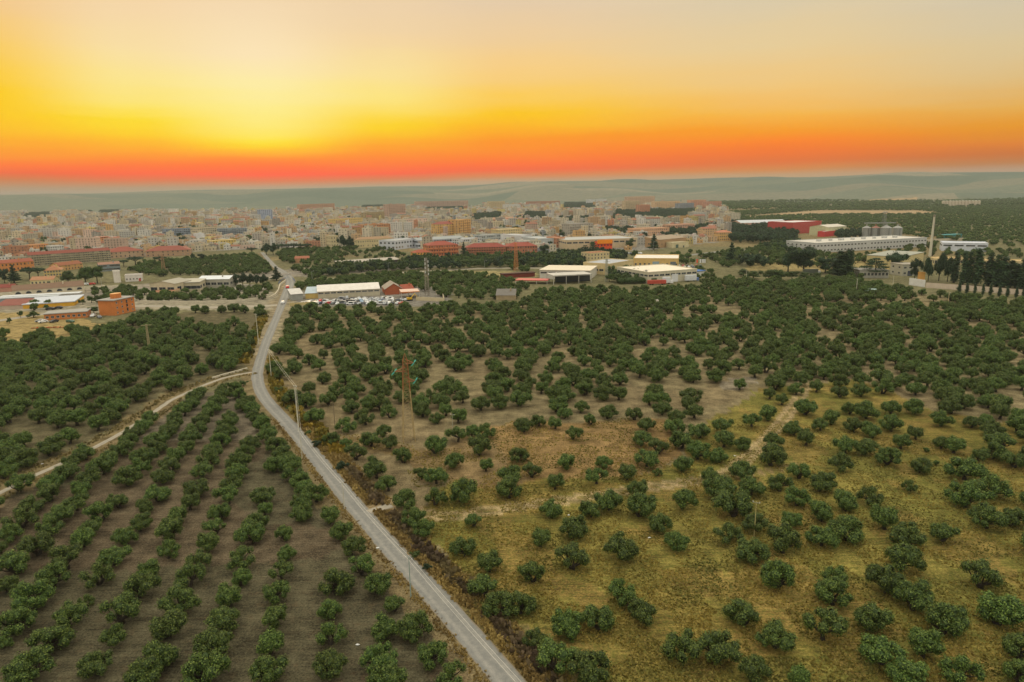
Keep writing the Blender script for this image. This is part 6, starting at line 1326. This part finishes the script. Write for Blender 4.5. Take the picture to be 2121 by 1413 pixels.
def railing(pts, col, label, h=1.6):
    p = [gp(*q) for q in pts]; e = empty('bridge_railing', p[0], 0, label, 'railing'); mb = MB()
    for a, b_ in zip(p, p[1:]):
        a2, b2 = a - p[0], b_ - p[0]
        for z in (.4, 1.0, h): mb.tube(a2 + Vector((0, 0, z)), b2 + Vector((0, 0, z)), .07, .07, rgb(*col), 4)
    mb.build('rail', M_METAL, e); tot = sum((b_ - a).length for a, b_ in zip(p, p[1:]))
    mb = MB()
    for a, b_ in zip(p, p[1:]):
        n_ = max(2, int((b_ - a).length / 1.6))
        for i in range(n_): q = a.lerp(b_, i / n_) - p[0]; mb.tube(q, q + Vector((0, 0, h)), .05, .05, rgb(*col), 4)
    mb.build('post_row', M_METAL, e)
railing([(577, 589), (582, 583), (588, 579), (598, 576)], (60, 96, 150), 'blue steel railing on the left side of the bridge')
railing([(612, 590), (611, 583), (606, 578)], (60, 96, 150), 'blue steel railing on the right side of the bridge')
def lamp(x, yb, yt, label):
    P = gp(x, yb); h = topz(P, x, yt); e = empty('street_lamp', P, 0, label, 'street lamp', 'street lamps'); mb = MB(); mb.tube((0, 0, 0), (0, 0, h), .12, .08, rgb(180, 184, 180), 6); mb.tube((0, 0, h), (1.4, 0, h + .3), .06, .05, rgb(180, 184, 180), 5); mb.build('post', M_METAL, e); mb = MB(); mb.box(1.2, 2.0, -.15, .15, h + .2, h + .4, rgb(210, 210, 205), bottom=True); mb.build('lamp_head', M_METAL, e)
for i, (x, yb, yt, l_) in enumerate([(595, 581, 567, 'grey lamp post on the bridge, left one'), (600, 580, 566, 'grey lamp post on the bridge, right one'), (647, 582, 562, 'lamp post in the weeds right of the bridge'), (736, 562, 541, 'lamp post below the long low canopy shed'), (805, 563, 545, 'lamp post between bypass and green belt, left one'), (1004, 557, 540, 'lamp post by the bypass below the long brick block'), (1353, 524, 501, 'lamp post at the foot of the tall supermarket conifer'), (1443, 545, 525, 'lamp post on the road right of the golden beige hall'), (212, 600, 576, 'lamp post beside the railway track near the white tower')]): lamp(x, yb, yt, l_)
for i, (x, c_) in enumerate([(1442, (226, 90, 60)), (1449, (235, 235, 232)), (1454, (235, 235, 232)), (1458, (226, 226, 224))]):
    P = gp(x, 548); h = topz(P, x, 537); e = empty('banner_flag', P, 0, '%s banner flag by the car park, %s from the left' % ('red' if i == 0 else 'white', ordn(i)), 'flag', 'banner flags by the car park'); mb = MB(); mb.tube((0, 0, 0), (0, 0, h), .06, .05, rgb(200, 200, 200), 5); mb.build('pole', M_METAL, e); mb = MB(); mb.box(.06, 1.5, -.02, .02, h * .3, h, rgb(*c_), bottom=True); mb.build('banner', M_PAINT, e)
# bright orange netting on the yellow waste ground
mb = MB(); p0 = gp(72, 681); r_ = np.random.RandomState(2)
for i in range(40):
    a = p0 + Vector((i * .55 - 2, r_.normal(0, .5) + i * .05, 0)); mb.quad((a.x, a.y, .1), (a.x + 1.1, a.y + r_.normal(0, .4), .1 + r_.uniform(.3, .9)), (a.x + 1.0, a.y + .9, .3 + r_.uniform(0, .6)), (a.x - .2, a.y + .8, .05), rgb(226, 92, 40))
tag(mb.build('safety_netting', M_PAINT), 'crumpled bright orange netting on the yellow waste ground', 'netting')

# ------------------------------------------------------------ weeds, brambles and grass along the verges
def tufts(name, pts, hgt, m, label, seed, n=7, wid=.35, cat='weeds'):
    pts = np.asarray(pts, float); cr = gp(790, 1053); pts = pts[(np.abs(pts[:, 1] - cr.y) > 1.5) | (np.abs(pts[:, 0] - cr.x) > 6)]; r_ = np.random.RandomState(seed); N_ = len(pts); C_ = np.repeat(pts, n, 0); M_ = len(C_); hh = hgt * np.repeat(pts[:, 2], n) * r_.uniform(.5, 1.3, M_)
    o_ = r_.normal(0, .28, (M_, 2)) * hh[:, None] * 1.1; a = r_.uniform(0, 6.283, M_); dx, dy = np.cos(a) * wid * hh, np.sin(a) * wid * hh; ln = r_.normal(0, .35, (M_, 2)) * hh[:, None]
    bx, by = C_[:, 0] + o_[:, 0], C_[:, 1] + o_[:, 1]
    V = np.stack([np.c_[bx - dx, by - dy, np.zeros(M_)], np.c_[bx + dx, by + dy, np.zeros(M_)], np.c_[bx + ln[:, 0] + dx * .7, by + ln[:, 1] + dy * .7, hh], np.c_[bx + ln[:, 0] - dx * .6, by + ln[:, 1] - dy * .6, hh * .9]], 1).reshape(-1, 3)
    tn = np.zeros((M_, 3)); tn[:, 0] = np.clip(np.repeat(vnoise(pts[:, 0], pts[:, 1], 4, seed), n) * 1.2 + r_.normal(0, .2, M_) - .1, 0, 1); tn[:, 1] = np.clip(np.repeat(vnoise(pts[:, 0], pts[:, 1], 7, seed + 1), n) * 1.3 - .3 + r_.normal(0, .2, M_), 0, 1)
    return tag(link(bpy.data.objects.new(name, np_mesh(name, V, np.arange(M_ * 4).reshape(M_, 4), [m], col=tn))), label, cat, None, 'stuff')
M_DRY = leafmat('golden_grass', (0.20, 0.145, 0.045), (0.33, 0.25, 0.075), (0.44, 0.35, 0.10)); M_BRAM = leafmat('brown_brambles', (0.07, 0.05, 0.028), (0.15, 0.11, 0.06), (0.20, 0.17, 0.06)); M_YGR = leafmat('yellow_green_weeds', (0.10, 0.11, 0.02), (0.24, 0.22, 0.03), (0.42, 0.32, 0.03))
def along(line, d0_, d1_, n, seed, y0_=-1e9, y1_=1e9, side=1, s=(.6, 1.3)):
    r_ = np.random.RandomState(seed); L2 = resample(line, 800); d = np.gradient(L2, axis=0); d /= np.hypot(d[:, 0], d[:, 1])[:, None]; nn = np.stack([d[:, 1], -d[:, 0]], 1) * side
    ok = np.where((L2[:, 1] > y0_) & (L2[:, 1] < y1_))[0]; i = r_.choice(ok, n); t_ = r_.uniform(0, 1, n); off = d0_ + (d1_ - d0_) * t_
    p = L2[i] + nn[i] * off[:, None] + r_.normal(0, .4, (n, 2)); return np.c_[p, r_.uniform(*s, n)]
RC = ROADC[:300]
tufts('dry_grass', np.vstack([along(RC, 2.9, 4.4, 2200, 1, 60, 200), along(RC, 4.4, 7.6, 2600, 2, 60, 200, s=(.4, .9)), along(RC, 2.7, 3.5, 1300, 3, 60, 210, -1, (.25, .6))]), .55, M_DRY, 'golden dry grass fringing both sides of the road', 1)
M_TW = leafmat('track_grass', (0.10, 0.085, 0.03), (0.18, 0.14, 0.05), (0.26, 0.2, 0.07))
br = along(RC, 4.8, 6.0, 480, 4, 60, 165, s=(.7, 1.6)); br = br[vnoise(br[:, 0], br[:, 1], 6, 3) > .25]
tufts('brambles', br, .75, M_BRAM, 'brown and grey brambles filling the ditch right of the road', 2, 9, .4)
tufts('yellow_weeds', np.vstack([along(RC, 4.2, 7.5, 420, 5, 175, 290, s=(.6, 1.5)), along(RC, 5.0, 9.0, 350, 6, 285, 400, -1, (.6, 1.5))]), 1.1, M_YGR, 'bright yellow-green weeds along the road bend', 3, 9, .4)
tufts('track_weeds', np.vstack([along(SIDE, 2.6, 5.5, 500, 7, 60, 400), along(SIDE, 2.6, 4.5, 300, 8, 60, 400, -1)]), .45, M_TW, 'dry grass along the dusty farm track', 4)
gx = np.random.RandomState(12); n = 170000; a_ = gx.uniform(-.75, .75, n); r2 = 75 * np.exp(gx.uniform(0, 1.05, n)); gxp, gyp = r2 * np.sin(a_), r2 * np.cos(a_); ok = (inside(GRASS, gxp, gyp) | inside(TAN, gxp, gyp)) & (np.abs(gxp) < gyp * .86 + 6) & (vnoise(gxp, gyp, 5, 44) > .35)
M_FG = leafmat('field_grass', (0.10, 0.10, 0.022), (0.21, 0.165, 0.035), (0.33, 0.24, 0.055))
tufts('field_grass', np.c_[gxp[ok], gyp[ok], gx.uniform(.5, 1.2, ok.sum())], .22, M_FG, 'short yellow-green grass tufts over the field', 5, 2, .8, 'grass')
# round shrubs in the ditch
for i, (x, y, w, col_) in enumerate([(705, 975, 34, 'dark'), (655, 925, 22, 'dark'), (640, 900, 16, 'broad'), (860, 1155, 24, 'broad'), (885, 1180, 26, 'dark'), (575, 815, 22, 'broad'), (600, 850, 18, 'broad'), (505, 800, 20, 'broad')]):
    P = gp(x, y); wid = w / F * (P.y + 12); f_ = TF[col_][i % 2]; e = empty('shrub', P, i, 'low rounded shrub beside the road, %s nearest the camera' % ordn([4, 5, 6, 1 + 0, 0, 2 + 0, 3, 7][i] if False else sorted(range(8), key=lambda j: -[975, 925, 900, 1155, 1180, 815, 850, 800][j]).index(i)), 'shrub', 'shrubs along the road verge')
    e.scale = (wid / f_[3], wid / f_[3], wid * .62 / f_[2]); link(bpy.data.objects.new('crown', f_[0]), e); link(bpy.data.objects.new('trunk', f_[1]), e)
# litter flecks
r_ = np.random.RandomState(8); k_ = 0
for x, y in [(741, 1401 - 64), (1345, 1115), (782, 1136), (835, 1095), (858, 1103), (871, 1158), (1178, 1068), (1522, 945), (88, 962), (688, 948)]:
    P = gp(x, y); mb = MB(); mb.poly([(.35 * math.cos(t_) * r_.uniform(.6, 1.2), .28 * math.sin(t_) * r_.uniform(.6, 1.2), .12 + .1 * r_.rand()) for t_ in np.linspace(0, 6.2, 8)[:-1]], rgb(215, 215, 212)); mb.poly([(-.2, -.2, 0.01), (.25, -.1, .3), (0, .25, .05)], rgb(200, 200, 198))
    q = mb.build('litter', M_PAINT); q.location = P; k_ += 1; tag(q, 'crumpled white scrap of litter on the ground, %s of ten from the right of the picture' % ordn(sorted([741, 1345, 782, 835, 858, 871, 1178, 1522, 88, 688], reverse=True).index(x)), 'litter', 'white litter scraps on the verges')

# ------------------------------------------------------------ haze in the air
mb = MB(); mb.box(-12500, 12500, -1500, 12500, -3, 192, (1, 1, 1), bottom=True); hz = mb.build('haze', M_PAINT); hz.data.materials.clear()
hm = bpy.data.materials.new('thin_haze'); hm.use_nodes = True; t = hm.node_tree; t.nodes.clear(); pv_ = t.nodes.new('ShaderNodeVolumePrincipled'); ou = t.nodes.new('ShaderNodeOutputMaterial'); t.links.new(pv_.outputs[0], ou.inputs['Volume'])
pv_.inputs['Density'].default_value = 0.00008; pv_.inputs['Color'].default_value = (0.50, 0.545, 0.53, 1); pv_.inputs['Anisotropy'].default_value = 0.0
hz.data.materials.append(hm); tag(hz, 'thin evening haze over the plain', None, None, 'stuff')
